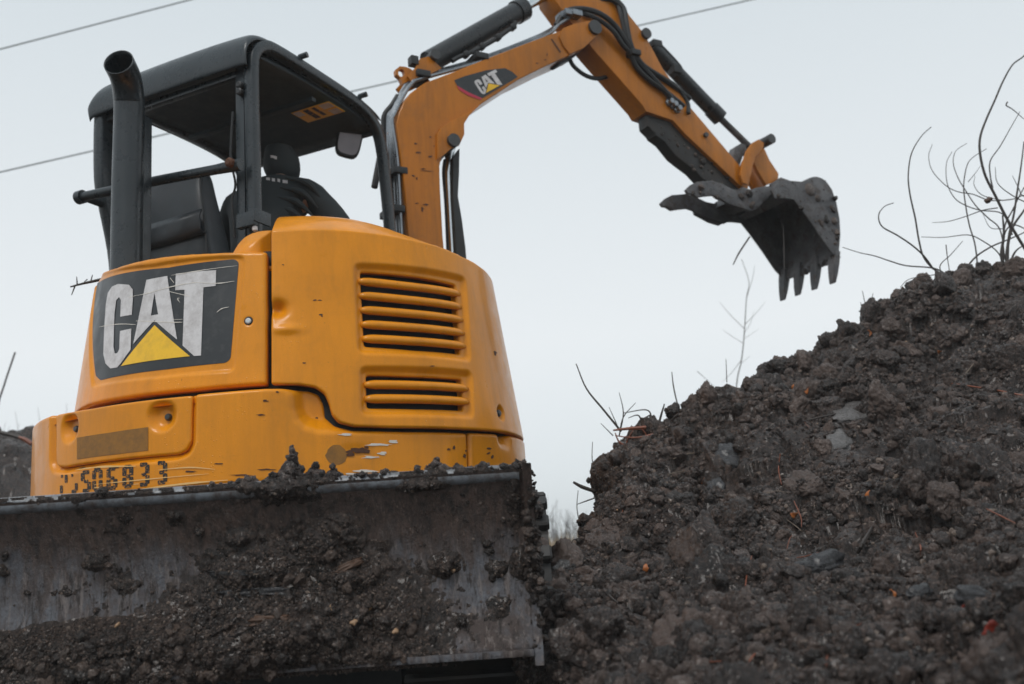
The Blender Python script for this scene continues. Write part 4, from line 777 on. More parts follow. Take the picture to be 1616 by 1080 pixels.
# bucket
bw = 0.25
side = [B5(*p) for p in ((742, 662), (770, 632), (800, 628), (850, 632), (880, 618), (905, 615), (932, 628), (955, 660), (970, 705), (981, 760), (984, 815), (979, 880), (968, 893), (945, 868), (900, 800), (850, 730), (822, 694), (790, 690), (757, 690))]
side2 = [bp(p, bw) for p in side]
bkt = empty('bucket', tuple(bfr(side2[0][0], side2[0][1], 0))); bkt.parent = exc; bkt.matrix_parent_inverse = wloc(exc).inverted()
for l in (bw-0.012, -bw): prism('side_plate', side2, bfr, l, l+0.012, M['iron'], bkt, 0.003)
backp = [bp(B5(*p), bw) for p in ((822, 690), (800, 650), (850, 632), (880, 618), (905, 615), (932, 628), (955, 660), (970, 705), (981, 760), (984, 815), (979, 880), (972, 900))]
bk2 = catmull(backp, 3); V = []; NL = 8
for a_, b_ in bk2:
    for k in range(NL): V.append(bfr(a_, b_, -bw+0.004+(2*bw-0.008)*k/(NL-1)))
F = [[i*NL+k, i*NL+k+1, (i+1)*NL+k+1, (i+1)*NL+k] for i in range(len(bk2)-1) for k in range(NL-1)]
bs = mk('bucket_shell', V, F, M['iron'], bkt); bs.modifiers.new('solid', 'SOLIDIFY').thickness = 0.014
lipc = backp[-1]; rimd = np.array(side2[11])-np.array(side2[16]); rimd /= np.linalg.norm(rimd)
tipd = np.array(bp(B5(968, 985), bw))-np.array(lipc); tl_ = np.linalg.norm(tipd); td = tipd/tl_; tn = np.array([-td[1], td[0]])
for lc in (-0.225, -0.085, 0.065, 0.222):
    w0, w1 = 0.032, 0.026; bm = bmesh.new(); V = []
    for (dd_, th_, ww) in ((-0.06, 0.026, w0), (0.02, 0.024, w0), (tl_*0.6, 0.016, w1+0.004), (tl_*0.98, 0.005, w1)):
        for sx, sy in ((-1, -1), (1, -1), (1, 1), (-1, 1)): p_ = np.array(lipc)+td*dd_+tn*th_*sy; V.append(bm.verts.new(bfr(p_[0], p_[1], lc+ww*sx)))
    for i in range(3):
        for k in range(4): bm.faces.new([V[i*4+k], V[i*4+(k+1) % 4], V[i*4+4+(k+1) % 4], V[i*4+4+k]])
    bm.faces.new(V[0:4][::-1]); bm.faces.new(V[12:16]); bmesh.ops.recalc_face_normals(bm, faces=bm.faces[:]); bmesh.ops.bevel(bm, geom=bm.edges[:], offset=0.004, segments=2, affect='EDGES', clamp_overlap=True); mkbm('tooth', bm, M['iron'], bkt)
p_ = [tuple(np.array(lipc)+td*a_+tn*b_) for a_, b_ in ((-0.05, 0.010), (0.02, 0.008), (0.02, -0.008), (-0.05, -0.012))]; prism('lip', p_, bfr, -bw-0.005, bw+0.005, M['iron'], bkt, 0.003)
for l in (0.075, -0.095): prism('bucket_ear', [bp(B5(*p), 0.09) for p in ((745, 675), (740, 640), (775, 618), (815, 632), (845, 640), (830, 690), (780, 700))], bfr, l, l+0.02, M['iron'], bkt, 0.004)
for sgn, (x_, y_), r in ((1, (878, 660), 0.05), (1, (962, 770), 0.03), (1, (905, 690), 0.03)):
    c_ = bp(B5(x_, y_), bw); lathe('mud_lump', bfr(*c_, bw-0.004), BN, [(0, r), (0.008, r*0.9), (0.016, r*0.6), (0.02, r*0.2)], M['mud'], bkt, 9)
# thumb: two hooked fingers
th_ = [(440, 664), (458, 646), (480, 635), (530, 631), (560, 640), (600, 660), (645, 670), (690, 655), (730, 650), (748, 662), (735, 680), (712, 705), (690, 728), (668, 738), (640, 728), (590, 712), (555, 690), (535, 683), (505, 686), (480, 690), (462, 678), (448, 676)]
thb = empty('thumb', tuple(bfr(*bp(B5(735, 665), 0), 0))); thb.parent = exc; thb.matrix_parent_inverse = wloc(exc).inverted()
for l in (0.115, -0.135): prism('finger', [bp(B5(*p), 0.12) for p in th_], bfr, l, l+0.022, M['iron'], thb, 0.004)
fw_ = [(470, 700), (500, 716), (540, 718), (556, 700), (600, 712), (660, 738), (640, 748), (600, 765), (566, 783), (530, 772), (480, 745)]
prism('finger_web', [bp(B5(*p), -0.13) for p in fw_], bfr, -0.155, -0.137, M['iron'], thb, 0.004)
prism('thumb_tube', [bp(B5(*p), 0.0) for p in ((600, 672), (660, 690), (700, 680), (690, 715), (640, 730), (590, 705))], bfr, -0.12, 0.12, M['iron'], thb, 0.008)
box('swing_post', lambda a, b, z: BB+BD*a+BN*b+UZ*z, (-0.30, 0.10), (-0.14, 0.14), (0.55, 0.95), M['boompaint'], exc, 0.03)
box('front_deck', uu, (-0.85, 0.55), (0.5, 1.05), (0.68, 0.80), M['paint'], exc, 0.03)

# ------------------------------------------------------------------ undercarriage and dozer blade (facing the camera)
BX0, BX1, BY, BZ0, BZ1 = -1.955, 0.008, 2.40, 0.212, 0.633
for cx in (-0.956-0.82, -0.956+0.82):
    tr_ = empty('track', (cx, 4.2, 0)); tr_.parent = exc; tr_.matrix_parent_inverse = wloc(exc).inverted()
    y0, y1, r = 2.98, 5.45, 0.29; loop = [(y0+r*math.cos(a_)*1.0, r+r*math.sin(a_)) for a_ in np.linspace(math.pi/2, 3*math.pi/2, 12)]+[(y1+r*math.cos(a_), r+r*math.sin(a_)) for a_ in np.linspace(-math.pi/2, math.pi/2, 12)]
    V = []; m = len(loop)
    for (y_, z_) in loop:
        cy = min(max(y_, y0), y1); d_ = np.array([y_-cy, z_-r]); d_ = d_/np.linalg.norm(d_) if np.linalg.norm(d_) > 0.01 else np.array([0, 1 if z_ > r else -1])
        for x_, o_ in ((-0.2, 0), (0.2, 0), (0.2, -0.05), (-0.2, -0.05)): V.append((cx+x_, y_+d_[0]*o_, z_+d_[1]*o_))
    mk('track_belt', V, [[i*4+k, i*4+(k+1) % 4, ((i+1) % m)*4+(k+1) % 4, ((i+1) % m)*4+k] for i in range(m) for k in range(4)], M['track'], tr_, False)
    P = [];
    per = []; pts = np.array(loop+[loop[0]]); seg = np.linalg.norm(np.diff(pts, axis=0), axis=1); cum = np.concatenate([[0], np.cumsum(seg)])
    for s_ in np.arange(0, cum[-1], 0.105):
        i = min(np.searchsorted(cum, s_, side='right')-1, m-1); t_ = (s_-cum[i])/seg[i]; y_, z_ = pts[i]*(1-t_)+pts[i+1]*t_; tg = (pts[i+1]-pts[i])/seg[i]; nm = np.array([tg[1], -tg[0]]); cen = np.array([min(max(y_, y0), y1), r]); nm = nm if (np.array([y_, z_])-cen)@nm > 0 else -nm
        box('tread_lug', lambda a, b, c_: (cx+a, y_+tg[0]*b+nm[0]*c_, z_+tg[1]*b+nm[1]*c_), (-0.205, 0.205), (-0.022, 0.022), (-0.005, 0.026), M['track'], tr_, 0.006, 1)
    for y_ in (y0, y1): lathe('wheel', (cx-0.1, y_, r), (1, 0, 0), [(0, 0.22), (0.2, 0.22)], M['track'], tr_, 20)
box('chassis', lambda a, b, c: (a, b, c), (-1.57, -0.34), (2.72, 5.1), (0.10, 0.55), M['inner'], exc, 0.03); lathe('slew_ring', (S[0], S[1], 0.52), (0, 0, 1), [(0, 0.45), (0.2, 0.45)], M['inner'], exc, 32)  # chassis box enlarged and lowered to block light from the ground underneath
box('track_frame', lambda a, b, c: (a, b, c), (-1.9, -0.0), (4.0, 4.5), (0.22, 0.42), M['inner'], exc, 0.03)
nz = 28; zs = np.linspace(BZ0, BZ1, nz); SAG = 0.075
def blade_y(z): return BY+SAG*(1-((z-0.40)/0.22)**2)
def blade_n(z): dy = -2*SAG*(z-0.40)/0.22**2; n_ = np.stack([np.full_like(dy, -1.0), dy], -1); return n_/np.linalg.norm(n_, axis=-1)[..., None]
bl = empty('blade', (S[0], BY, BZ0)); bl.parent = exc; bl.matrix_parent_inverse = wloc(exc).inverted()
xs = np.linspace(BX0, BX1, 60); X, Zb = np.meshgrid(xs, zs); Yb = blade_y(Zb)
V = np.vstack([np.stack([X.ravel(), Yb.ravel(), Zb.ravel()], 1), np.stack([X.ravel(), Yb.ravel()+0.025, Zb.ravel()], 1)]); n = len(xs); N0 = n*nz
i, j = np.meshgrid(np.arange(n-1), np.arange(nz-1)); a_ = (j*n+i).ravel(); F = [[p, p+1, p+n+1, p+n] for p in a_]+[[N0+p, N0+p+n, N0+p+n+1, N0+p+1] for p in a_]
F += [[N0+k, N0+k+1, k+1, k] for k in range(n-1)]
mk('mouldboard', V, F, M['blade'], bl)
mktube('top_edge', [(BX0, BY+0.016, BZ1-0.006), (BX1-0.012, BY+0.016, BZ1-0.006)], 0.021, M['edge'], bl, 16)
bx_ = lambda a, b, c: (a, b, c)
box('cutting_edge', bx_, (BX0, BX1-0.004), (BY-0.004, BY+0.020), (BZ0-0.010, BZ0+0.006), M['blade'], bl, 0.004)
for x_ in (BX1-0.004, BX0-0.018):
    pr = [(blade_y(z)-0.010, z) for z in np.linspace(BZ0-0.03, BZ1+0.012, 14)]+[(BY+0.13, BZ1+0.012), (BY+0.16, 0.42), (BY+0.13, BZ0-0.03)]
    prism('end_plate', pr, lambda a, b, l: (l, a, b), x_, x_+0.022, M['blade'], bl, 0.003)
for x_ in (-1.35, -0.56): mktube('push_arm', [(x_, BY+0.12, 0.40), (x_, 2.9, 0.38)], 0.06, M['inner'], bl, 10)
#==PERSON==
# ------------------------------------------------------------------ the operator, seen from behind
def skin(name, J, E_, mat, parent=None, root=0, sub=2):
    me = bpy.data.meshes.new(name); keys = list(J); P = np.array([U(*J[k][:3]) for k in keys]); off = P[0].copy() if parent is None else np.zeros(3)
    me.from_pydata((P-off).tolist(), [(keys.index(a), keys.index(b)) for a, b in E_], []); o = bpy.data.objects.new(name, me); COL.objects.link(o)
    if parent is None: o.location = off
    else: o.parent = parent; o.matrix_parent_inverse = wloc(parent).inverted()
    me.materials.append(mat); md = o.modifiers.new('skin', 'SKIN'); md.use_smooth_shade = True; md.branch_smoothing = 0.4
    for v, k in zip(me.skin_vertices[0].data, keys): r = J[k][3]; v.radius = r if isinstance(r, tuple) else (r, r); v.use_root = (k == keys[root])
    s_ = o.modifiers.new('sub', 'SUBSURF'); s_.levels = sub; s_.render_levels = sub; return o
J = dict(hip=(-0.30, 0.10, 1.68, (0.15, 0.11)), waist=(-0.28, 0.13, 1.84, (0.135, 0.10)), chest=(-0.235, 0.19, 2.02, (0.165, 0.11)), neck=(-0.235, 0.235, 2.225, 0.055), head=(-0.235, 0.275, 2.32, 0.062), crown=(-0.23, 0.28, 2.375, 0.045),
         lsh=(-0.44, 0.20, 2.16, 0.075), lel=(-0.56, 0.24, 1.90, 0.05), lwr=(-0.66, 0.40, 1.80, 0.032), rsh=(-0.03, 0.24, 2.12, 0.075), rel=(0.075, 0.34, 1.90, 0.05), rwr=(-0.07, 0.45, 1.80, 0.032),
         lkn=(-0.42, 0.56, 1.62, 0.075), lan=(-0.42, 0.64, 1.20, 0.05), lto=(-0.42, 0.80, 1.14, 0.04), rkn=(-0.18, 0.56, 1.62, 0.075), ran=(-0.18, 0.64, 1.20, 0.05), rto=(-0.18, 0.80, 1.14, 0.04), lth=(-0.39, 0.16, 1.66, 0.09), rth=(-0.21, 0.16, 1.66, 0.09))
E0 = [('hip', 'waist'), ('waist', 'chest'), ('chest', 'neck'), ('neck', 'head'), ('head', 'crown'), ('chest', 'lsh'), ('lsh', 'lel'), ('lel', 'lwr'), ('chest', 'rsh'), ('rsh', 'rel'), ('rel', 'rwr'), ('hip', 'lth'), ('lth', 'lkn'), ('lkn', 'lan'), ('lan', 'lto'), ('hip', 'rth'), ('rth', 'rkn'), ('rkn', 'ran'), ('ran', 'rto')]
for s_, wr, dx in (('l', 'lwr', -1), ('r', 'rwr', 1)):
    w_ = J[wr]; pl = (w_[0]-0.02*dx, w_[1]+0.035, w_[2]+0.0, (0.03, 0.016)); J[s_+'palm'] = pl; E0.append((wr, s_+'palm'))
    for k in range(4):
        fx = pl[0]+(k-1.5)*0.017; J[s_+'f%da' % k] = (fx, pl[1]+0.045, pl[2]+0.006, 0.0085); J[s_+'f%db' % k] = (fx, pl[1]+0.062+0.004*(k in (1, 2)), pl[2]-0.022, 0.008); E0 += [(s_+'palm', s_+'f%da' % k), (s_+'f%da' % k, s_+'f%db' % k)]
    J[s_+'ta'] = (pl[0]-0.035*dx*1, pl[1]+0.01, pl[2]-0.012, 0.010); J[s_+'tb'] = (pl[0]-0.03*dx, pl[1]+0.04, pl[2]-0.03, 0.0085); E0 += [(s_+'palm', s_+'ta'), (s_+'ta', s_+'tb')]
TOR = ('hip', 'waist', 'chest', 'lsh', 'rsh', 'lel', 'rel', 'neck'); J0 = {k: (v[:3]+((tuple(0.72*q for q in v[3]) if isinstance(v[3], tuple) else 0.72*v[3]),) if k in TOR else v) for k, v in J.items()}
op = tag(skin('person', J0, E0, M['skin']), 'operator in dark hooded jacket leaning forward on the excavator seat', 'person')
g = lambda k, f: J[k][:3]+((J[k][3][0]+f, J[k][3][1]+f) if isinstance(J[k][3], tuple) else J[k][3]+f,)
H = {k: g(k, 0.030) for k in ('chest', 'waist', 'lsh', 'lel', 'rsh', 'rel')}; H['hip'] = g('hip', 0.018); H['neck'] = g('neck', 0.055); H['lwr'] = g('lwr', 0.018); H['rwr'] = g('rwr', 0.018); H = dict([('chest', H['chest'])]+[(k, v) for k, v in H.items() if k != 'chest'])
hd = skin('hooded_jacket', H, [e_ for e_ in E0 if e_[0] in H and e_[1] in H], M['cloth'], op)
tx = bpy.data.textures.new('folds', 'CLOUDS'); tx.noise_scale = 0.11; tx.noise_depth = 2; dm = hd.modifiers.new('folds', 'DISPLACE'); dm.texture = tx; dm.strength = 0.024; dm.mid_level = 0.5; dm.texture_coords = 'GLOBAL'
for k in range(6):                                                     # soft creases across the back of the jacket
    z_ = 1.90+0.045*k; mktube('crease', catmull([U(-0.20+0.02*k, 0.065+0.012*k, z_+0.06), U(-0.10+0.02*k, 0.085+0.014*k, z_+0.02), U(-0.02+0.012*k, 0.13+0.015*k, z_-0.05)], 6), [0.004, 0.016, 0.004], M['cloth'], hd, 8)
Hh = dict(nk=(-0.238, 0.218, 2.215, (0.10, 0.095)), hd=(-0.237, 0.255, 2.325, (0.102, 0.108)), cr=(-0.232, 0.265, 2.405, (0.092, 0.10)), fr=(-0.215, 0.315, 2.35, (0.085, 0.09)))
skin('hood', Hh, [('nk', 'hd'), ('hd', 'cr'), ('hd', 'fr')], M['cloth'], op)
Tt = {k: g(k, 0.02) for k in ('hip', 'lth', 'lkn', 'lan', 'rth', 'rkn', 'ran')}; skin('trousers', Tt, [e_ for e_ in E0 if e_[0] in Tt and e_[1] in Tt], M['trousers'], op)
for s_, cx in (('l', -0.42), ('r', -0.18)): skin('boot', dict(a=(cx, 0.64, 1.24, 0.06), b=(cx, 0.66, 1.12, 0.055), c=(cx, 0.80, 1.09, 0.045)), [('a', 'b'), ('b', 'c')], M['rubber'], op)
# pale print along the collar and on the hood
bpy.context.view_layer.update(); dg_ = bpy.context.evaluated_depsgraph_get(); ev_ = [c.evaluated_get(dg_) for c in op.children if c.name.startswith(('hood', 'hooded'))]
for x0, y0, x1, y1, m_ in ((412, 279, 418, 283, 'grassprint'), (420, 280, 426, 285, 'white'), (429, 281, 434, 287, 'white'), (438, 282, 442, 288, 'white'), (446, 284, 454, 290, 'white'), (427, 245, 433, 250, 'white'), (433, 246, 437, 252, 'white')):
    if m_ not in M: M[m_] = plain(m_, (0.05, 0.20, 0.08), (0.08, 0.26, 0.12), 0.7)
    pts = []
    for p in ((x0, y0), (x1, y0+1), (x1, y1), (x0, y1-1)):
        d_ = ray(*p); best = None
        for host in ev_:
            inv = host.matrix_world.inverted(); ok, loc, nr, fi = host.ray_cast(inv @ Vector(EYE), (inv.to_3x3() @ Vector(d_)).normalized()); w3 = np.array(host.matrix_world @ loc)
            if ok and (best is None or (w3-EYE)@d_ < (best-EYE)@d_): best = w3
        pts.append(None if best is None else best-d_*0.005)
    if any(p is None for p in pts): continue
    mk('print', pts, [[3, 2, 1, 0]], M[m_], op, False)

# ------------------------------------------------------------------ clods
def ico(sub):
    bm = bmesh.new(); bmesh.ops.create_icosphere(bm, subdivisions=sub, radius=1.0); bm.verts.index_update(); V = np.array([v.co[:] for v in bm.verts]); F = np.array([[v.index for v in f.verts] for f in bm.faces]); bm.free(); return V, F
IC = {k: ico(k) for k in (1, 2, 3, 4, 5)}
def clodshape(sub, s, rough=1.0):
    """a broken lump of earth: a few flat breaks, then crumbly relief at several sizes."""
    V, F = IC[sub]; r_ = random.Random(s); V = V*np.array([1, r_.uniform(0.65, 1.0), r_.uniform(0.55, 0.95)])
    for _ in range(r_.randint(4, 7)):
        n_ = np.array([r_.gauss(0, 1) for _ in range(3)]); n_ /= np.linalg.norm(n_); h_ = r_.uniform(0.35, 0.8); V = V-np.maximum(V@n_-h_, 0)[:, None]*n_*0.9
    d = 0.75+0.34*clumps(V*1.6+s*3.1, s)+0.24*rough*fbm(V*2.2+s, 3, s)
    if sub > 1: d = d+0.20*rough*clumps(V*3.6+s, s+5)
    if sub > 2: d = d+0.19*rough*clumps(V*7+s, s+9)+0.12*fbm(V*9, 3, s)
    if sub > 3: d = d+0.12*rough*clumps(V*15+s, s+19)
    if sub > 4: d = d+0.06*rough*clumps(V*32+s, s+29)
    return V*d[:, None], F
CL = {2: [clodshape(2, 200+k) for k in range(10)], 3: [clodshape(3, 300+k) for k in range(10)]}
def rotm(): return np.array(Euler((random.uniform(0, 6.28), random.uniform(0, 6.28), random.uniform(0, 6.28))).to_matrix())
def clodset(name, mat, subs, k0, n_, smooth=True):
    col = bpy.data.collections.new(name)
    for k in range(n_):
        V, F = clodshape(subs, k0+k); me = bpy.data.meshes.new(name); me.from_pydata(V.tolist(), [], F.tolist()); me.polygons.foreach_set('use_smooth', [smooth]*len(me.polygons)); me.materials.append(mat); col.objects.link(bpy.data.objects.new(name, me))
    return col
CS = {'fine': clodset('crumb_shapes', M['crumb'], 2, 500, 10, False), 'mid': clodset('clod_shapes', M['clod'], 4, 520, 12), 'big': clodset('lump_shapes', M['clod'], 5, 620, 6), 'mudfine': clodset('mud_crumb_shapes', M['mudcrumb'], 2, 560, 8, False), 'mudmid': clodset('mud_clod_shapes', M['mud'], 4, 580, 8)}
def scatter(name, pts, sizes, cset, label):
    """loose lumps nobody could count: one object whose points carry clod shapes (geometry nodes)."""
    me = bpy.data.meshes.new(name); me.from_pydata(np.asarray(pts).tolist(), [], []); n_ = len(pts)
    for an, ty, key, dat in (('size', 'FLOAT', 'value', np.asarray(sizes, np.float32)), ('turn', 'FLOAT_VECTOR', 'vector', (rng.random((n_, 3))*6.283).astype(np.float32).ravel()), ('pick', 'INT', 'value', rng.integers(0, 1000, n_).astype(np.int32))):
        at = me.attributes.new(an, ty, 'POINT'); at.data.foreach_set(key, dat)
    o = bpy.data.objects.new(name, me); COL.objects.link(o); g_ = bpy.data.node_groups.new(name, 'GeometryNodeTree'); g_.interface.new_socket('Geometry', in_out='INPUT', socket_type='NodeSocketGeometry'); g_.interface.new_socket('Geometry', in_out='OUTPUT', socket_type='NodeSocketGeometry')
    N_ = g_.nodes; gi, go = N_.new('NodeGroupInput'), N_.new('NodeGroupOutput'); ip = N_.new('GeometryNodeInstanceOnPoints'); ci = N_.new('GeometryNodeCollectionInfo'); ci.inputs['Collection'].default_value = CS[cset]; ci.inputs['Separate Children'].default_value = True; ci.inputs['Reset Children'].default_value = True
    ip.inputs['Pick Instance'].default_value = True
    for an, ty, sk in (('size', 'FLOAT', 'Scale'), ('turn', 'FLOAT_VECTOR', 'Rotation'), ('pick', 'INT', 'Instance Index')):
        na_ = N_.new('GeometryNodeInputNamedAttribute'); na_.data_type = ty; na_.inputs['Name'].default_value = an; g_.links.new(na_.outputs['Attribute'], ip.inputs[sk])
    g_.links.new(gi.outputs[0], ip.inputs['Points']); g_.links.new(ci.outputs[0], ip.inputs['Instance']); g_.links.new(ip.outputs[0], go.inputs[0]); o.modifiers.new('scatter', 'NODES').node_group = g_
    return tag(o, label, kind='stuff')
flat = (Z > 0.06) & (D.ravel() < 5.2) & (A.ravel() < 0.98)
wgt = np.where(flat, 1.0/np.maximum(Y, 1.5)**0.6, 0)*(1-0.93*smooth); wgt = wgt*(0.35+1.3*sstep(-0.2, 0.3, fbm(B0*2.2, 3, 77))); dA = (np.gradient(dd)[:, None]*np.gradient(aa)[None, :]).ravel()*Y*np.where(A.ravel() > 0.6, 0.4, 1.0); wgt = wgt*dA; wgt /= wgt.sum()
def pick(n): return Vm[rng.choice(len(Vm), n, p=wgt)]
scatter('soil_grit', pick(110000), 0.0018+0.0042*rng.random(110000)**2, 'fine', 'fine wet grit of dark soil all over the mound')
scatter('soil_crumbs', pick(30000), 0.005+0.008*rng.random(30000)**1.8, 'fine', 'loose wet crumbs of dark soil all over the mound')
scatter('soil_clods', pick(8200), 0.010+0.018*rng.random(8200)**2.2, 'mid', 'lumps of wet dark soil tumbled down the mound')
scatter('soil_lumps', pick(360), 0.026+0.050*rng.random(360)**2.2, 'big', 'big wet clods half sunk in the mound')
# crest clods break up the skyline
cr = []
for px, py in [(1000+22*k+random.uniform(-9, 9), 0) for k in range(29)]:
    col = [onmound(px, y_) for y_ in range(400, 760, 4)]; c_ = next((p_ for p_ in col if p_ is not None), None)
    if c_ is not None: cr.append(c_)
cr = np.array(cr); scatter('crest_clods', np.vstack([cr+rng.normal(0, 0.022, cr.shape)*np.array([1, 1, 0.4])-np.array([0, 0, 0.010]) for _ in range(5)]), 0.014+0.048*rng.random(5*len(cr))**2.0, 'big', 'uneven clods along the top edge of the mound')

# flat pieces of clay and stone in the mound
def slab(name, px, py, w_, h_, mat, label, cat, ang=0, tilt=0.5, th=0.014, lift=0.004, group=None):
    p = onmound(px, py)
    if p is None: return
    V, F = IC[4]; V = V.copy(); e_ = np.maximum(np.abs(V).max(1), 1e-6); r = np.sqrt((V[:, 0]**4+V[:, 1]**4))**0.5; V = V/np.maximum(np.linalg.norm(V*np.array([1, 1, 0.6]), axis=1), 1e-6)[:, None]
    V = V*(0.85+0.55*fbm(V*1.6+px, 4, 5)[:, None]+0.22*clumps(V*3+px, 8)[:, None]); V = V*np.array([w_, h_, th]); V[:, 2] += 0.006*fbm(V*25, 3, 4)+0.010*fbm(V*9, 2, 6)
    Rm = np.array((Euler((math.pi/2-tilt, 0, 0)).to_matrix() @ Euler((0, 0, ang)).to_matrix())); return tag(mk(name, V@Rm.T+p+np.array([0, -lift, lift*0.3]), F, mat), label, cat, group)
slab('clay_lump', 1352, 655, 0.12, 0.075, M['clay'], 'pale grey clay slab, largest light patch, high on the mound', 'clay', 0.6, 1.0)
slab('clay_lump', 1322, 700, 0.045, 0.08, M['clay'], 'narrow pale clay piece just below the largest clay slab', 'clay', -0.4, 0.9)
slab('clay_lump', 1150, 722, 0.055, 0.06, M['slate'], 'dull grey clay patch between dark clods left of the big slab', 'clay', 0.3, 0.7)
slab('clay_lump', 1130, 770, 0.03, 0.04, M['slate'], 'small dark clay patch below the dull grey one', 'clay', 0.2, 0.7)
slab('flat_stone', 1292, 895, 0.075, 0.032, M['slate'], 'flat dark slate stone lying over a hollow in the mound', 'stone', 0.35, 1.25, 0.022)
slab('flat_stone', 1195, 640, 0.03, 0.012, M['clay'], 'thin pale stone flake near the crest of the mound', 'stone', 0.2, 0.9, 0.01)
slab('flat_stone', 886, 905, 0.035, 0.026, M['clay'], 'light grey stone in the soil right behind the blade end', 'stone', 0.3, 0.9, 0.02)
slab('flat_stone', 1545, 945, 0.045, 0.018, M['slate'], 'dark flat stone beside the red dead leaves', 'stone', -0.3, 1.0, 0.014)
slab('flat_stone', 1450, 935, 0.03, 0.02, M['slate'], 'dark slate chip halfway between slate stone and red leaves', 'stone', 0.5, 1.1, 0.012)

# pebbles
for k in range(70):
    i = rng.choice(len(Vm), p=wgt); v, f = random.choice(CL[2]); s_ = random.uniform(0.004, 0.0095); tan = k % 3 != 0
    tag(mk('pebble', v*0.9*s_+Vm[i]+np.array([0, -0.006, 0.010]), f, M['pebble'] if tan else M['greypebble']), 'tiny tan pebble in the dark soil of the mound' if tan else 'tiny grey pebble in the dark soil of the mound', 'pebble', 'tan pebbles in the mound' if tan else 'grey pebbles in the mound')

# ------------------------------------------------------------------ mud on the blade
def onblade(px, py):
    p = aty(px, py, BY+0.03); p = aty(px, py, float(blade_y(p[2]))); return p
mx_ = np.arange(-1.50, BX1-0.004, 0.0034); mz_ = np.arange(BZ0-0.02, BZ1+0.012, 0.0034); MX, MZ = np.meshgrid(mx_, mz_); shp = MX.shape; MX, MZ = MX.ravel(), MZ.ravel(); MP = np.stack([MX, np.full_like(MX, 2.4), MZ], 1)
def gp_(px, py, rx, ry, a): c_ = onblade(px, py); k = 2.43/FPX; return a*np.exp(-(((MX-c_[0])/(rx*k))**2+((MZ-c_[2])/(ry*k))**2)*1.0)
heap = 0
for a_ in ((470, 985, 130, 62, 0.115), (390, 1010, 110, 50, 0.10), (430, 905, 70, 40, 0.055), (545, 905, 50, 26, 0.065), (520, 860, 40, 30, 0.045), (600, 985, 60, 40, 0.05), (560, 1030, 90, 30, 0.06), (330, 1020, 60, 36, 0.05)): heap = np.maximum(heap, gp_(*a_))
bandl = onblade(150, 985)[2]; hB = 0.06*sstep(bandl+0.015, bandl-0.05, MZ+0.03*fbm(MP*7, 3, 15))*sstep(onblade(420, 1000)[0], onblade(250, 1000)[0], MX)
for a_ in ((703, 892, 20, 15, 0.028), (380, 850, 20, 12, 0.024), (350, 935, 30, 16, 0.014), (150, 888, 17, 12, 0.018), (100, 935, 20, 8, 0.010), (832, 890, 20, 18, 0.034), (785, 897, 14, 11, 0.016), (790, 955, 17, 14, 0.014), (730, 975, 50, 12, 0.006), (660, 765, 34, 8, 0.014), (440, 775, 50, 16, 0.016), (275, 815, 14, 12, 0.010), (640, 935, 36, 12, 0.006), (260, 960, 40, 12, 0.008), (812, 790, 12, 36, 0.008)): heap = np.maximum(heap, gp_(*a_))
c1 = clumps(MP*9, 5); c2 = clumps(MP*22, 6); c3 = clumps(MP*55, 7); sp1 = fbm(MP*5, 4, 19); sp2 = fbm(MP*16, 4, 29)
tbase = np.maximum(heap, hB)
tk = tbase*(0.55+0.7*c1)+np.minimum(tbase*1.2+0.002, 0.020)*(0.9*c2-0.35)+np.minimum(tbase+0.004, 0.010)*(0.7*c3-0.2)
spat = sstep(-0.02, 0.36, 0.6*sp1+0.9*sp2)*0.0095*(0.3+c2)*(0.3+c3)*sstep(-0.35, 0.1, fbm(MP*2, 2, 88)+0.35*(0.5-(MZ-BZ0)/0.42)); tk = np.maximum(tk, spat)-0.0038+0.0025*fbm(MP*40, 3, 33)
tk = tk*sstep(BX1-0.002, BX1-0.02, MX)+(-0.004)*(1-sstep(BX1-0.002, BX1-0.02, MX))
zc_ = np.clip(MZ, BZ0, BZ1); nn = blade_n(zc_); by = blade_y(zc_); tk = np.where(MZ < BZ0, tk-0.006, tk)
VM = np.stack([MX+0.3*tk*vnoise(MP*20, 3), by+nn[:, 0]*tk, MZ+nn[:, 1]*tk*0.5-0.25*np.maximum(tk, 0)], 1)
n = shp[1]; i, j = np.meshgrid(np.arange(n-1), np.arange(shp[0]-1)); a_ = (j*n+i).ravel(); FM = np.stack([a_, a_+1, a_+n+1, a_+n], 1); FM = FM[(tk[FM] > -0.003).any(1)]
us_ = np.unique(FM); mp_ = -np.ones(len(VM), int); mp_[us_] = np.arange(len(us_)); tag(mk('caked_mud', VM[us_], mp_[FM], M['mud']), 'wet brown mud caked on the face of the dozer blade', kind='stuff')
def bpick(n_, lo=0.004):
    w_ = np.clip(tk-lo, 0, 0.03)+0.0009*(sp1 > 0.05)+0.00045; w_ /= w_.sum(); return VM[rng.choice(len(VM), n_, p=w_)]
scatter('mud_crumbs', bpick(22000), 0.0010+0.0048*rng.random(22000)**2.2, 'mudfine', 'crumbs of mud sticking to the dozer blade')
scatter('mud_lumps', bpick(360, 0.010), 0.005+0.014*rng.random(360)**2.2, 'mudmid', 'lumps of mud and soil heaped on the blade')
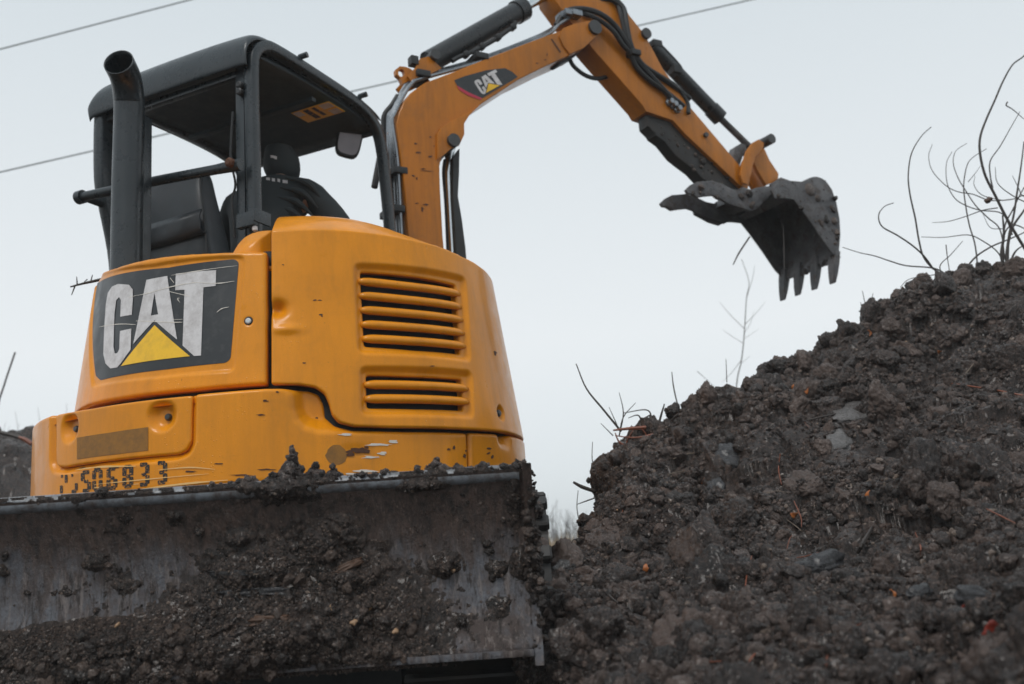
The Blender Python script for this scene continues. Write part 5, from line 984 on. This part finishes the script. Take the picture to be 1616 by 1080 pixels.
# clods sitting on the top edge of the blade
V0 = []
def edge_clod(px, r, hgt, label, s, seg=3):
    hgt *= 1.5
    p = aty(px, 740, BY+0.014); p[2] = BZ1+0.004; Vs = []; Fs = []; o_ = 0; n_ = int(14+hgt*500)
    for k in range(n_):
        h_ = random.random()**1.5; rr = (1-h_)**0.8*r*0.9; a_ = random.uniform(0, 6.28); q_ = math.sqrt(random.random()); V, F = random.choice(CL[3]); sz = random.uniform(0.20, 0.52)*r*(1-0.5*h_)
        Vs.append((V@rotm().T)*sz+p+np.array([rr*q_*math.cos(a_), rr*0.7*q_*math.sin(a_), h_*hgt*0.9])); Fs.append(F+o_); o_ += len(V)
    V, F = clodshape(4, s, 1.4); V = V*np.array([r*0.7, r*0.55, hgt*0.42]); V[:, :2] *= (1.1-0.75*sstep(-0.3*hgt, 0.5*hgt, V[:, 2]))[:, None]; Vs.append(V+p+np.array([0, 0, hgt*0.32])); Fs.append(F+o_)
    tag(mk('mud_clod', np.vstack(Vs), np.vstack(Fs), M['crumb']), label, 'mud clod')
edge_clod(462, 0.036, 0.066, 'tall pointed mud clod standing on the top edge of the blade', 401); edge_clod(498, 0.030, 0.034, 'rounded mud clod beside the tall pointed one on the blade edge', 402)
edge_clod(526, 0.030, 0.026, 'low mud clod at the end of the clod row on the blade edge', 403); edge_clod(690, 0.034, 0.028, 'flat mud clod on the blade edge below the counterweight seam', 404); edge_clod(722, 0.018, 0.016, 'smallest mud clod on the blade edge by the counterweight seam', 405)
edge_clod(430, 0.030, 0.020, 'low mud clod just left of the tall pointed one on the blade', 406); edge_clod(816, 0.018, 0.016, 'mud clod on the blade corner beside the end plate', 407); edge_clod(390, 0.034, 0.016, 'low flat mud smear clod on the blade under the stencilled number end', 408)
ep = [aty(px, 770, BY+0.014) for px in rng.uniform(330, 830, 170)]; ep = np.array([[p[0], p[1]+random.uniform(-0.02, 0.012), BZ1+0.010+random.uniform(-0.012, 0.006)] for p in ep]); scatter('edge_mud', ep, 0.003+0.010*rng.random(170)**2.5, 'mudmid', 'small mud bits along the top edge of the blade')
ep = np.array([[BX1+random.uniform(-0.006, 0.026), BY+random.uniform(-0.005, 0.1), random.choice([random.uniform(BZ0, BZ1), random.gauss(0.42, 0.04)])] for _ in range(260)]); scatter('end_plate_mud', ep, 0.003+0.012*rng.random(260)**2.5, 'mudmid', 'mud stuck to the end plate of the blade')
ep = np.array([[0.0+random.uniform(-0.3, 0.05), 2.74+random.uniform(-0.03, 0.20), random.uniform(0.15, 0.56)] for _ in range(160)]); scatter('track_mud', ep, 0.006+0.022*rng.random(160)**2, 'mid', 'mud clods clinging to the end of the rubber track')
# stones and a splintered board in the mud heap
for k, (px, py, r, m_, lb) in enumerate(((625, 993, 0.0085, 'pebble', 'round tan pebble below the mud heap on the blade'), (533, 950, 0.011, 'pebble', 'largest tan stone in the mud heap on the blade'), (585, 955, 0.007, 'pebble', 'orange tan pebble at the heap edge on the blade'), (560, 975, 0.009, 'pebble', 'brown pebble under the largest tan stone on the blade'), (255, 1040, 0.009, 'greypebble', 'grey pebble in mud at the bottom of the blade'), (190, 983, 0.009, 'pebble', 'tan stone chip on top of the lower mud band'), (716, 901, 0.006, 'pebble', 'yellow pebble in the small lone mud lump'), (460, 920, 0.008, 'greypebble', 'pale pebble above the splintered board'))):
    p = onblade(px, py); c_ = np.argmin((MX-p[0])**2+(MZ-p[2])**2); v, f = CL[3][k % 8]; tag(mk('stone', v*r+VM[c_]+np.array([0, -r*0.4, 0]), f, M[m_]), lb, 'stone')
def chunk(name, a, b, w_, th, mat, label, cat):
    pa, pb = onblade(*a), onblade(*b); ia, ib = [np.argmin((MX-p[0])**2+(MZ-p[2])**2) for p in (pa, pb)]; A_, B_ = VM[ia]+np.array([0, 0.004, 0]), VM[ib]+np.array([0, 0.004, 0]); t_ = (B_-A_); L_ = np.linalg.norm(t_); V, F = IC[4]; V = V/np.maximum(np.abs(V).max(1), 1e-6)[:, None]**0.8
    V = V*(0.9+0.55*fbm(V*np.array([1.8, 3, 3])+a[0], 4, 3)[:, None]); ex = t_/L_; ez = np.cross(ex, np.array([0, 1, 0])); ez /= np.linalg.norm(ez); ey = np.cross(ez, ex)
    tag(mk(name, A_+np.outer(V[:, 0]*0.5+0.5, t_)+np.outer(V[:, 1]*w_, ey)+np.outer(V[:, 2]*th, ez), F, mat), label, cat)
chunk('broken_board', (345, 935), (470, 925), 0.018, 0.010, M['slate'], 'dark splintered board stuck level in the mud heap', 'board'); chunk('broken_board', (535, 893), (572, 880), 0.014, 0.010, M['wood'], 'short brown wood block poking from the heap top', 'board'); chunk('broken_board', (400, 972), (480, 965), 0.014, 0.012, M['wood'], 'orange brown rotten wood strip in the mud heap', 'board'); chunk('broken_board', (330, 905), (420, 893), 0.012, 0.008, M['slate'], 'thin dark board above the splintered one', 'board')
# mud stuck in the bucket, on the thumb and under the stick
bmp = []
for k in range(420):
    u_ = random.random()
    if u_ < 0.45: p_ = (random.uniform(320, 610), 0); p_ = (p_[0], 400+(p_[0]-320)*0.83+random.gauss(35, 28)); l_ = random.choice([0.05, -0.045, random.uniform(-0.04, 0.05)]); q_ = bp(B5(*p_), l_) if sdpoly(np.array([bp(B5(*p_), 0.06)]), np.array(mud_l))[0] > -0.008 else None
    elif u_ < 0.75: p_ = (random.uniform(740, 980), random.uniform(615, 880)); l_ = bw+0.001; q_ = bp(B5(*p_), l_) if sdpoly(np.array([bp(B5(*p_), bw)]), np.array(side2))[0] > 0 and random.random() < 0.5 else None
    elif u_ < 0.9: t_ = random.random(); p_ = np.array(lipc)+td*random.uniform(-0.03, 0.03); l_ = random.uniform(-bw, bw); q_ = tuple(p_)
    else: p_ = (random.uniform(470, 720), random.uniform(640, 720)); l_ = 0.138; q_ = bp(B5(*p_), l_) if sdpoly(np.array([bp(B5(*p_), 0.12)]), np.array([bp(B5(*z_), 0.12) for z_ in th_]))[0] > 0 else None
    if q_ is not None: bmp.append(bfr(q_[0], q_[1], l_))
scatter('bucket_mud', bmp, 0.004+0.026*rng.random(len(bmp))**4, 'mudmid', 'bits of mud stuck to the raised bucket and thumb')
# ------------------------------------------------------------------ twigs, shrubs, leaves
def C8(x, y): return (880+x*0.648, 380+y*0.648)
def C3(x, y): return (1380+x*0.3888, 60+y*0.3888)
def twigpath(f, L, Y, jit=0.0): return np.array([aty(*f(*p), Y+random.uniform(-jit, jit)) for p in L])
def shrub(name, f, branches, Y, base, mat, label, cat, jit=0.12, group=None):
    r = empty(name, tuple(base)); tag(r, label, cat, group)
    for L, rad in branches: mktube('branch', twigpath(f, L, Y+random.uniform(-jit, jit)), [rad*0.55, rad, rad*1.25] if True else rad, mat, r, 6, 5)
    return r
b0 = aty(1588, 425, 4.85)
SH = [([(640, 30), (605, 75), (560, 110), (520, 180), (490, 250), (450, 340), (428, 410), (430, 480), (450, 560), (490, 640), (530, 720), (570, 790), (607, 850), (640, 900)], 0.0060),
      ([(607, 420), (595, 520), (580, 620), (565, 720), (545, 810), (540, 930)], 0.0050), ([(520, 720), (525, 800), (515, 880), (530, 940)], 0.0070), ([(640, 640), (607, 700), (560, 770), (540, 850), (535, 935)], 0.0065), ([(607, 330), (560, 290), (535, 275), (540, 260)], 0.0030), ([(590, 300), (550, 370), (510, 440), (470, 500), (470, 560), (480, 610)], 0.0030),
      ([(650, 760), (607, 790), (540, 820), (470, 850), (400, 900), (330, 1000)], 0.0042), ([(490, 525), (500, 590), (560, 640), (640, 680)], 0.0024), ([(607, 840), (570, 870), (545, 930)], 0.005), ([(520, 930), (560, 900), (600, 945), (640, 990)], 0.005), ([(640, 560), (600, 620), (560, 700), (530, 760), (520, 850), (525, 930)], 0.004), ([(560, 560), (585, 610), (600, 640), (640, 650)], 0.0024), ([(640, 800), (600, 770), (560, 760), (530, 790), (520, 860)], 0.0036)]
sh1 = shrub('bare_shrub', C3, SH, 4.85, b0, M['twig'], 'dark bare shrub with thick tangled stems on the mound top', 'shrub')
c_ = aty(*C3(463, 658), 4.85); v, f = CL[3][2]; mk('seed_head', v*0.020+c_, f, M['wood'], sh1)
SH2 = [([(230, 362), (190, 400), (150, 470), (137, 560), (145, 640), (165, 730), (180, 820), (200, 890), (250, 945), (360, 1010), (400, 1040)], 0.0042), ([(78, 670), (40, 685), (17, 720), (30, 765), (90, 800), (150, 840), (200, 885), (240, 940)], 0.0036), ([(-130, 850), (-60, 872), (0, 885), (60, 905), (130, 925), (240, 935), (300, 965)], 0.0030), ([(105, 1012), (140, 980), (220, 965), (300, 955), (400, 945), (460, 940), (500, 960)], 0.0028), ([(358, 825), (310, 880), (265, 930), (300, 1000)], 0.0026), ([(320, 1030), (300, 920), (290, 840)], 0.0020), ([(190, 808), (280, 810), (380, 800), (440, 825), (500, 870), (530, 930)], 0.0026), ([(235, 750), (300, 745), (370, 725), (440, 700), (500, 690)], 0.0024)]
shrub('bare_shrub', C3, SH2, 4.75, aty(1525, 455, 4.75), M['twig'], 'low bare shrub with long arching shoots left of the tangled one', 'shrub', 0.05)
SH3 = [([(235, 432), (220, 480), (235, 540), (290, 600), (340, 625), (400, 635), (470, 660), (560, 655), (607, 640), (650, 660)], 0.0026), ([(315, 462), (292, 510), (295, 590), (325, 650), (370, 680), (430, 700), (520, 715), (560, 800)], 0.0026), ([(375, 428), (330, 460), (320, 510), (340, 570), (370, 620), (410, 680), (460, 730), (510, 780), (530, 900)], 0.0028), ([(455, 450), (400, 485), (375, 520), (362, 600), (370, 680), (385, 760), (410, 850), (422, 985)], 0.0032), ([(430, 520), (405, 555), (380, 585)], 0.0018), ([(408, 560), (405, 600), (440, 640), (520, 660)], 0.0020), ([(440, 715), (470, 770), (520, 775)], 0.0018)]
shrub('bare_shrub', C3, SH3, 4.95, aty(1545, 450, 4.95), M['fartwig'], 'thin grey shrub of curling shoots behind the other two', 'shrub', 0.06)
SH4 = [([(45, 300), (70, 360), (110, 410), (155, 465)], 0.0042), ([(150, 370), (160, 420), (150, 475)], 0.0026), ([(190, 395), (160, 430), (150, 475)], 0.0026), ([(160, 420), (215, 412), (228, 430), (222, 450)], 0.0034), ([(172, 432), (195, 425), (205, 440)], 0.003), ([(105, 445), (135, 475)], 0.0022), ([(125, 405), (145, 450)], 0.002), ([(260, 398), (252, 425), (240, 470)], 0.0052), ([(178, 470), (200, 440), (225, 425)], 0.003)]
shrub('uprooted_twigs', C8, SH4, 4.25, aty(980, 690, 4.25), M['twig'], 'dark twig tuft sticking up at the left corner of the mound', 'twigs', 0.05)
SH5 = [([(135, 462), (170, 458), (215, 455)], 0.007), ([(140, 468), (150, 490), (175, 505)], 0.004), ([(185, 460), (170, 485), (165, 510)], 0.003), ([(140, 475), (190, 480), (240, 470)], 0.004), ([(205, 458), (215, 475), (195, 490)], 0.003)]
shrub('torn_roots', C8, SH5, 4.15, aty(985, 690, 4.15), M['redtwig'], 'reddish torn roots at the foot of the dark twig tuft', 'roots', 0.04)
def stickobj(f, L, Y, r, mat, label, cat='twig', group=None): P = twigpath(f, L, Y); return tag(mktube('twig', P, [r*0.6, r, r], mat, None, 6, 4), label, cat, group)
stickobj(C8, [(38, 588), (60, 600), (95, 612)], 4.05, 0.0085, M['twig'], 'thick dark stick jutting out of the mound side')
stickobj(C8, [(48, 642), (70, 634), (95, 625)], 4.05, 0.0030, M['twig'], 'thin twig right below the thick jutting stick')
stickobj(C8, [(85, 490), (84, 530), (90, 552), (100, 560)], 4.1, 0.0024, M['fartwig'], 'fine upright shoot above the thick jutting stick')
stickobj(C8, [(50, 608), (47, 650), (55, 690), (70, 716)], 4.1, 0.0024, M['fartwig'], 'fine hanging shoot below the thick jutting stick')
stickobj(C8, [(278, 320), (283, 360), (297, 420)], 4.6, 0.0034, M['fartwig'], 'single grey shoot rising right of the dark twig tuft')
for L in ([(742, 122), (750, 160), (758, 200)], [(768, 128), (760, 165), (755, 195)], [(738, 150), (745, 195)], [(830, 150), (836, 180)], [(410, 288), (412, 345)]): stickobj(C8, L, 5.0, 0.0026, M['fartwig'], 'short faint stalk behind the crest of the mound', 'twig', 'stalks behind the crest')
sap = [([(424, 815), (428, 500), (436, 350), (448, 290), (455, 220), (460, 140), (466, 100), (448, 45)], 0.009), ([(455, 205), (480, 180), (505, 150)], 0.004), ([(455, 215), (420, 180), (395, 150)], 0.004), ([(460, 140), (475, 90), (480, 60)], 0.0035), ([(453, 240), (490, 215)], 0.003), ([(452, 250), (420, 230), (400, 215)], 0.003), ([(340, 318), (370, 345), (385, 360)], 0.004), ([(448, 290), (425, 320), (400, 345)], 0.004), ([(446, 300), (470, 280)], 0.003), ([(455, 225), (470, 200), (478, 170)], 0.003)]
r_ = empty('sapling', tuple(aty(1155, 908, 9.0))); tag(r_, 'pale leafless sapling in the fog below the raised bucket', 'sapling')
for L, rad in sap: mktube('branch' if rad < 0.009 else 'trunk', twigpath(C8, L, 9.0+random.uniform(-0.1, 0.1)), [rad*0.7, rad*0.55, rad*0.25], M['fartwig'], r_, 6, 4)
stickobj(lambda x, y: (x, y), [(1157, 418), (1166, 400), (1183, 374)], 6.1, 0.006, M['twig'], 'root strand dangling from the raised bucket')
stickobj(lambda x, y: (x, y), [(1236, 355), (1237, 390), (1238, 425)], 6.0, 0.0025, M['fartwig'], 'thin root hanging inside the bucket opening')
# twig caught on the rear door
tw = shrub('thorny_twig', lambda x, y: (x, y), [([(111, 453), (130, 448), (148, 444), (165, 440)], 0.0055), ([(113, 466), (119, 450)], 0.0028), ([(121, 437), (122, 450)], 0.0026), ([(146, 434), (143, 446)], 0.0026), ([(132, 446), (138, 441)], 0.002)], 3.95, aty(140, 446, 3.95), M['twig'], 'thorny dark twig caught at the top of the rear door', 'twig', 0.0)
def lay(name, pts, r, mat, label, cat='twig', lift=0.012, group=None):
    P = [onmound(*p) for p in pts]; P = [p for p in P if p is not None]
    if len(P) < 2: return
    P = np.array([p+np.array([0, -lift, lift]) for p in P]); tag(mktube(name, P, [r*0.5, r, r*0.7], mat, None, 6, 5), label, cat, group)
lay('twig', [(1500, 611), (1540, 617), (1580, 624), (1630, 634)], 0.0045, M['redtwig'], 'long straight red-brown twig lying near the shrubs')
lay('twig', [(1268, 670), (1296, 664), (1322, 658)], 0.004, M['twig'], 'dark twig touching the big clay slab')
lay('twig', [(1408, 772), (1438, 756), (1465, 735)], 0.0032, M['paletwig'], 'pale slanting twig halfway up the mound')
lay('twig', [(954, 908), (970, 916), (985, 926)], 0.0045, M['paletwig'], 'short pale tan stick low on the mound near the blade')
lay('twig', [(950, 930), (962, 948), (978, 962)], 0.0026, M['twig'], 'thin dark twig just below the short tan stick')
lay('twig', [(1350, 785), (1372, 785)], 0.0036, M['paletwig'], 'tiny pale twig bit in the middle of the mound')
lay('twig', [(1522, 596), (1535, 580)], 0.003, M['paletwig'], 'tiny pale twig above the long red-brown one')
lay('twig', [(1060, 668), (1075, 655), (1085, 640)], 0.006, M['twig'], 'thick dark root end near the left crest')
lay('twig', [(965, 1000), (975, 1030), (985, 1062)], 0.003, M['twig'], 'dark twig standing low beside the blade end')
lay('twig', [(1115, 720), (1085, 722), (1062, 730)], 0.0026, M['paletwig'], 'fine pale twig left of the dull grey clay')
lay('twig', [(1210, 650), (1245, 652), (1280, 646)], 0.0032, M['twig'], 'dark twig by the thin pale stone flake')
lay('twig', [(1380, 830), (1362, 862), (1352, 880)], 0.006, M['twig'], 'thick dark stick beside the flat slate stone')
for k in range(26):
    x_, y_ = random.uniform(930, 1600), random.uniform(640, 1060)
    if y_ < 700 and x_ < 1150: continue
    a_ = random.uniform(0, 6.28); l_ = random.uniform(10, 26); lay('rootlet', [(x_-l_*math.cos(a_), y_-l_*math.sin(a_)), (x_+random.uniform(-5, 5), y_+random.uniform(-5, 5)), (x_+l_*math.cos(a_), y_+l_*math.sin(a_))], random.uniform(0.0010, 0.0022), M['paletwig'] if k % 2 else M['redtwig'], 'thin pale rootlet in the loose soil' if k % 2 else 'thin reddish rootlet in the loose soil', 'rootlet', 0.014, 'pale rootlets in the mound' if k % 2 else 'reddish rootlets in the mound')
def leaf(px, py, s, mat, label, group=None, Pt=None):
    p = onmound(px, py) if Pt is None else Pt
    if p is None: return
    V = []; F = []; R_ = rotm(); n = 7
    for k in range(n):
        t_ = k/(n-1); w_ = 0.36*math.sin(math.pi*min(1, t_*0.92+0.04))**0.8; cu = 0.25*math.sin(t_*3.0)
        for q_ in (-1, -0.4, 0.4, 1): V.append(((t_-0.5), q_*w_*(1+0.25*math.sin(k*2.3+q_)), cu+0.22*q_*q_*w_*2))
    F = [[k*4+j, k*4+j+1, (k+1)*4+j+1, (k+1)*4+j] for k in range(n-1) for j in range(3)]
    V = (np.array(V)*s)@R_.T+p+np.array([0, -0.014, 0.014]); o = mk('dead_leaf', V, F, mat); o.modifiers.new('solid', 'SOLIDIFY').thickness = 0.0008; tag(o, label, 'leaf', group)
for px, py in ((1253, 617), (1275, 624), (1222, 606), (1369, 532), (975, 640+50), (1000, 682), (912, 890), (1108, 766), (1018, 692), (1404, 948), (1372, 785+5), (1020, 905), (1545, 725), (1300, 640), (1480, 560), (960, 1005), (1090, 1025), (1250, 820)): leaf(px, py, random.uniform(0.022, 0.036), M['leaf'], 'curled orange dead leaf scrap on the mound', 'orange leaf scraps')
leaf(1526, 982, 0.042, M['redleaf'], 'dark red dead leaf, upper of two at the mound foot'); leaf(1568, 1015, 0.05, M['redleaf'], 'long red dead leaf, lower of two at the mound foot')

# ------------------------------------------------------------------ background
gx2 = np.linspace(-6.5, -2.3, 260); gy2 = np.linspace(5.2, 9.5, 240)
def heap_h(x, y):
    P = np.stack([x, y, x*0], 1); top = 1.36*np.exp(-(((x+4.0)/1.35)**4)-(((y-7.0)/1.1)**2)); return top+(top > 0.05)*(0.16*clumps(P*2.4, 3)+0.13*clumps(P*6, 4)+0.06*clumps(P*13, 5))-0.06
tag(mk('soil_heap', *terrain_grid(gx2, gy2, heap_h), M['soil']), 'smaller dark soil heap behind the machine left of the counterweight', kind='structure')
stickobj(lambda x, y: (x, y), [(-60, 668), (-20, 678), (10, 685), (35, 692), (56, 703)], 6.6, 0.016, M['twig'], 'thick dark branch lying on the heap beside the counterweight', 'branch')
stickobj(lambda x, y: (x, y), [(30, 690), (40, 694), (50, 701)], 6.57, 0.015, M['redtwig'], 'broken reddish end of the branch on the heap', 'branch')
for (bx, by_, lb, nb, top_z, sprd, foot) in ((-20, 46.0, 'hazy leafless bush in the fog behind the left soil heap', 240, 7.4, 0.36, 1.6), (95, 18.0, 'thin leafless bush behind the counterweight and rear door', 18, 3.5, 0.22, 0.3), (862, 40.0, 'faint thin bush in the gap beside the track', 30, 2.5, 0.4, 0.5), (905, 50.0, 'faint low bush in the gap beside the mound', 46, 2.2, 0.5, 1.0)):
    b_ = aty(bx, 900, by_); b_[2] = -0.04; r_ = empty('bare_bush', tuple(b_)); tag(r_, lb, 'bush'); k_ = by_/14.0
    for k in range(nb):
        a_ = random.uniform(-1, 1)*sprd; p0 = b_+np.array([random.uniform(-1, 1)*foot, random.uniform(-1, 1)*foot, 0]); h_ = top_z*random.uniform(0.5, 1.05); p1 = p0+np.array([a_*0.4*h_, random.uniform(-.2, .2), h_*0.55]); p2 = p0+np.array([a_*h_+random.uniform(-.1, .1), random.uniform(-.3, .3), h_]); mktube('branch', [p0, p1, p2], [0.009*k_, 0.006*k_, 0.002*k_], M['fartwig'], r_, 5, 3)
stickobj(lambda x, y: (x, y), [(-14, 900), (-10, 760), (-4, 650), (6, 610), (24, 556)], 9.0, 0.008, M['fartwig'], 'single bent shoot in front of the hazy bush')
# dry grass at the edge of the field
V = []; F = []
for k in range(5200):
    yy = random.uniform(10, 60); xx = yy*random.uniform(-0.05, 0.16) if k % 4 else yy*random.uniform(-0.65, -0.45); h_ = random.uniform(0.25, 0.7); w_ = 0.0006*yy; dx, dy = random.gauss(0, 0.10), random.gauss(0, 0.10); o = len(V)
    V += [(xx-w_, yy, -0.05), (xx+w_, yy, -0.05), (xx+dx*0.5+w_*0.6, yy+dy*0.5, h_*0.6), (xx+dx*0.5-w_*0.6, yy+dy*0.5, h_*0.6), (xx+dx, yy+dy, h_)]; F += [[o, o+1, o+2, o+3], [o+3, o+2, o+4]]
tag(mk('dry_grass', V, F, M['grass']), 'dry tan field grass fading into the fog', 'grass', kind='stuff')
# overhead cables
def cable(a, b, Y0, Y1, label, sag=0.12):
    p, q_ = aty(*a, Y0), aty(*b, Y1); d_ = q_-p; P = [p+d_*t_+np.array([0, 0, -sag*4*t_*(1-t_)]) for t_ in np.linspace(-1.2, 2.2, 40)]; V_, F_ = tube(P, 0.011, 6); tag(mk('power_cable', V_, F_, M['wire']), label, 'cable')
cable((0, 272), (1185, 0), 14, 15.5, 'overhead cable passing behind the canopy and the boom', 0.0); cable((0, 78), (300, 0), 14, 14.4, 'higher overhead cable clear above the canopy', 0.0)
# ------------------------------------------------------------------ the foggy air
def haze_box():
    x0, x1, y0, y1, z0, z1 = -160, 160, -60, 220, -1.2, 7.5
    V = [(x, y, z) for z in (z0, z1) for x, y in ((x0, y0), (x1, y0), (x1, y1), (x0, y1))]
    t = NT('fog'); t.t.nodes.remove(t.b); pv = t.n('ShaderNodeVolumePrincipled'); pv.inputs['Color'].default_value = (0.93, 0.95, 0.96, 1); pv.inputs['Density'].default_value = HAZE
    t.t.links.new(pv.outputs[0], t.t.nodes['Material Output'].inputs['Volume'])
    tag(mk('haze', V, [(3, 2, 1, 0), (4, 5, 6, 7), (0, 1, 5, 4), (1, 2, 6, 5), (2, 3, 7, 6), (3, 0, 4, 7)], t.m, None, False), 'pale even fog over the whole field', kind='stuff')
HAZE = 0.003
haze_box(); sc.cycles.volume_bounces = 2
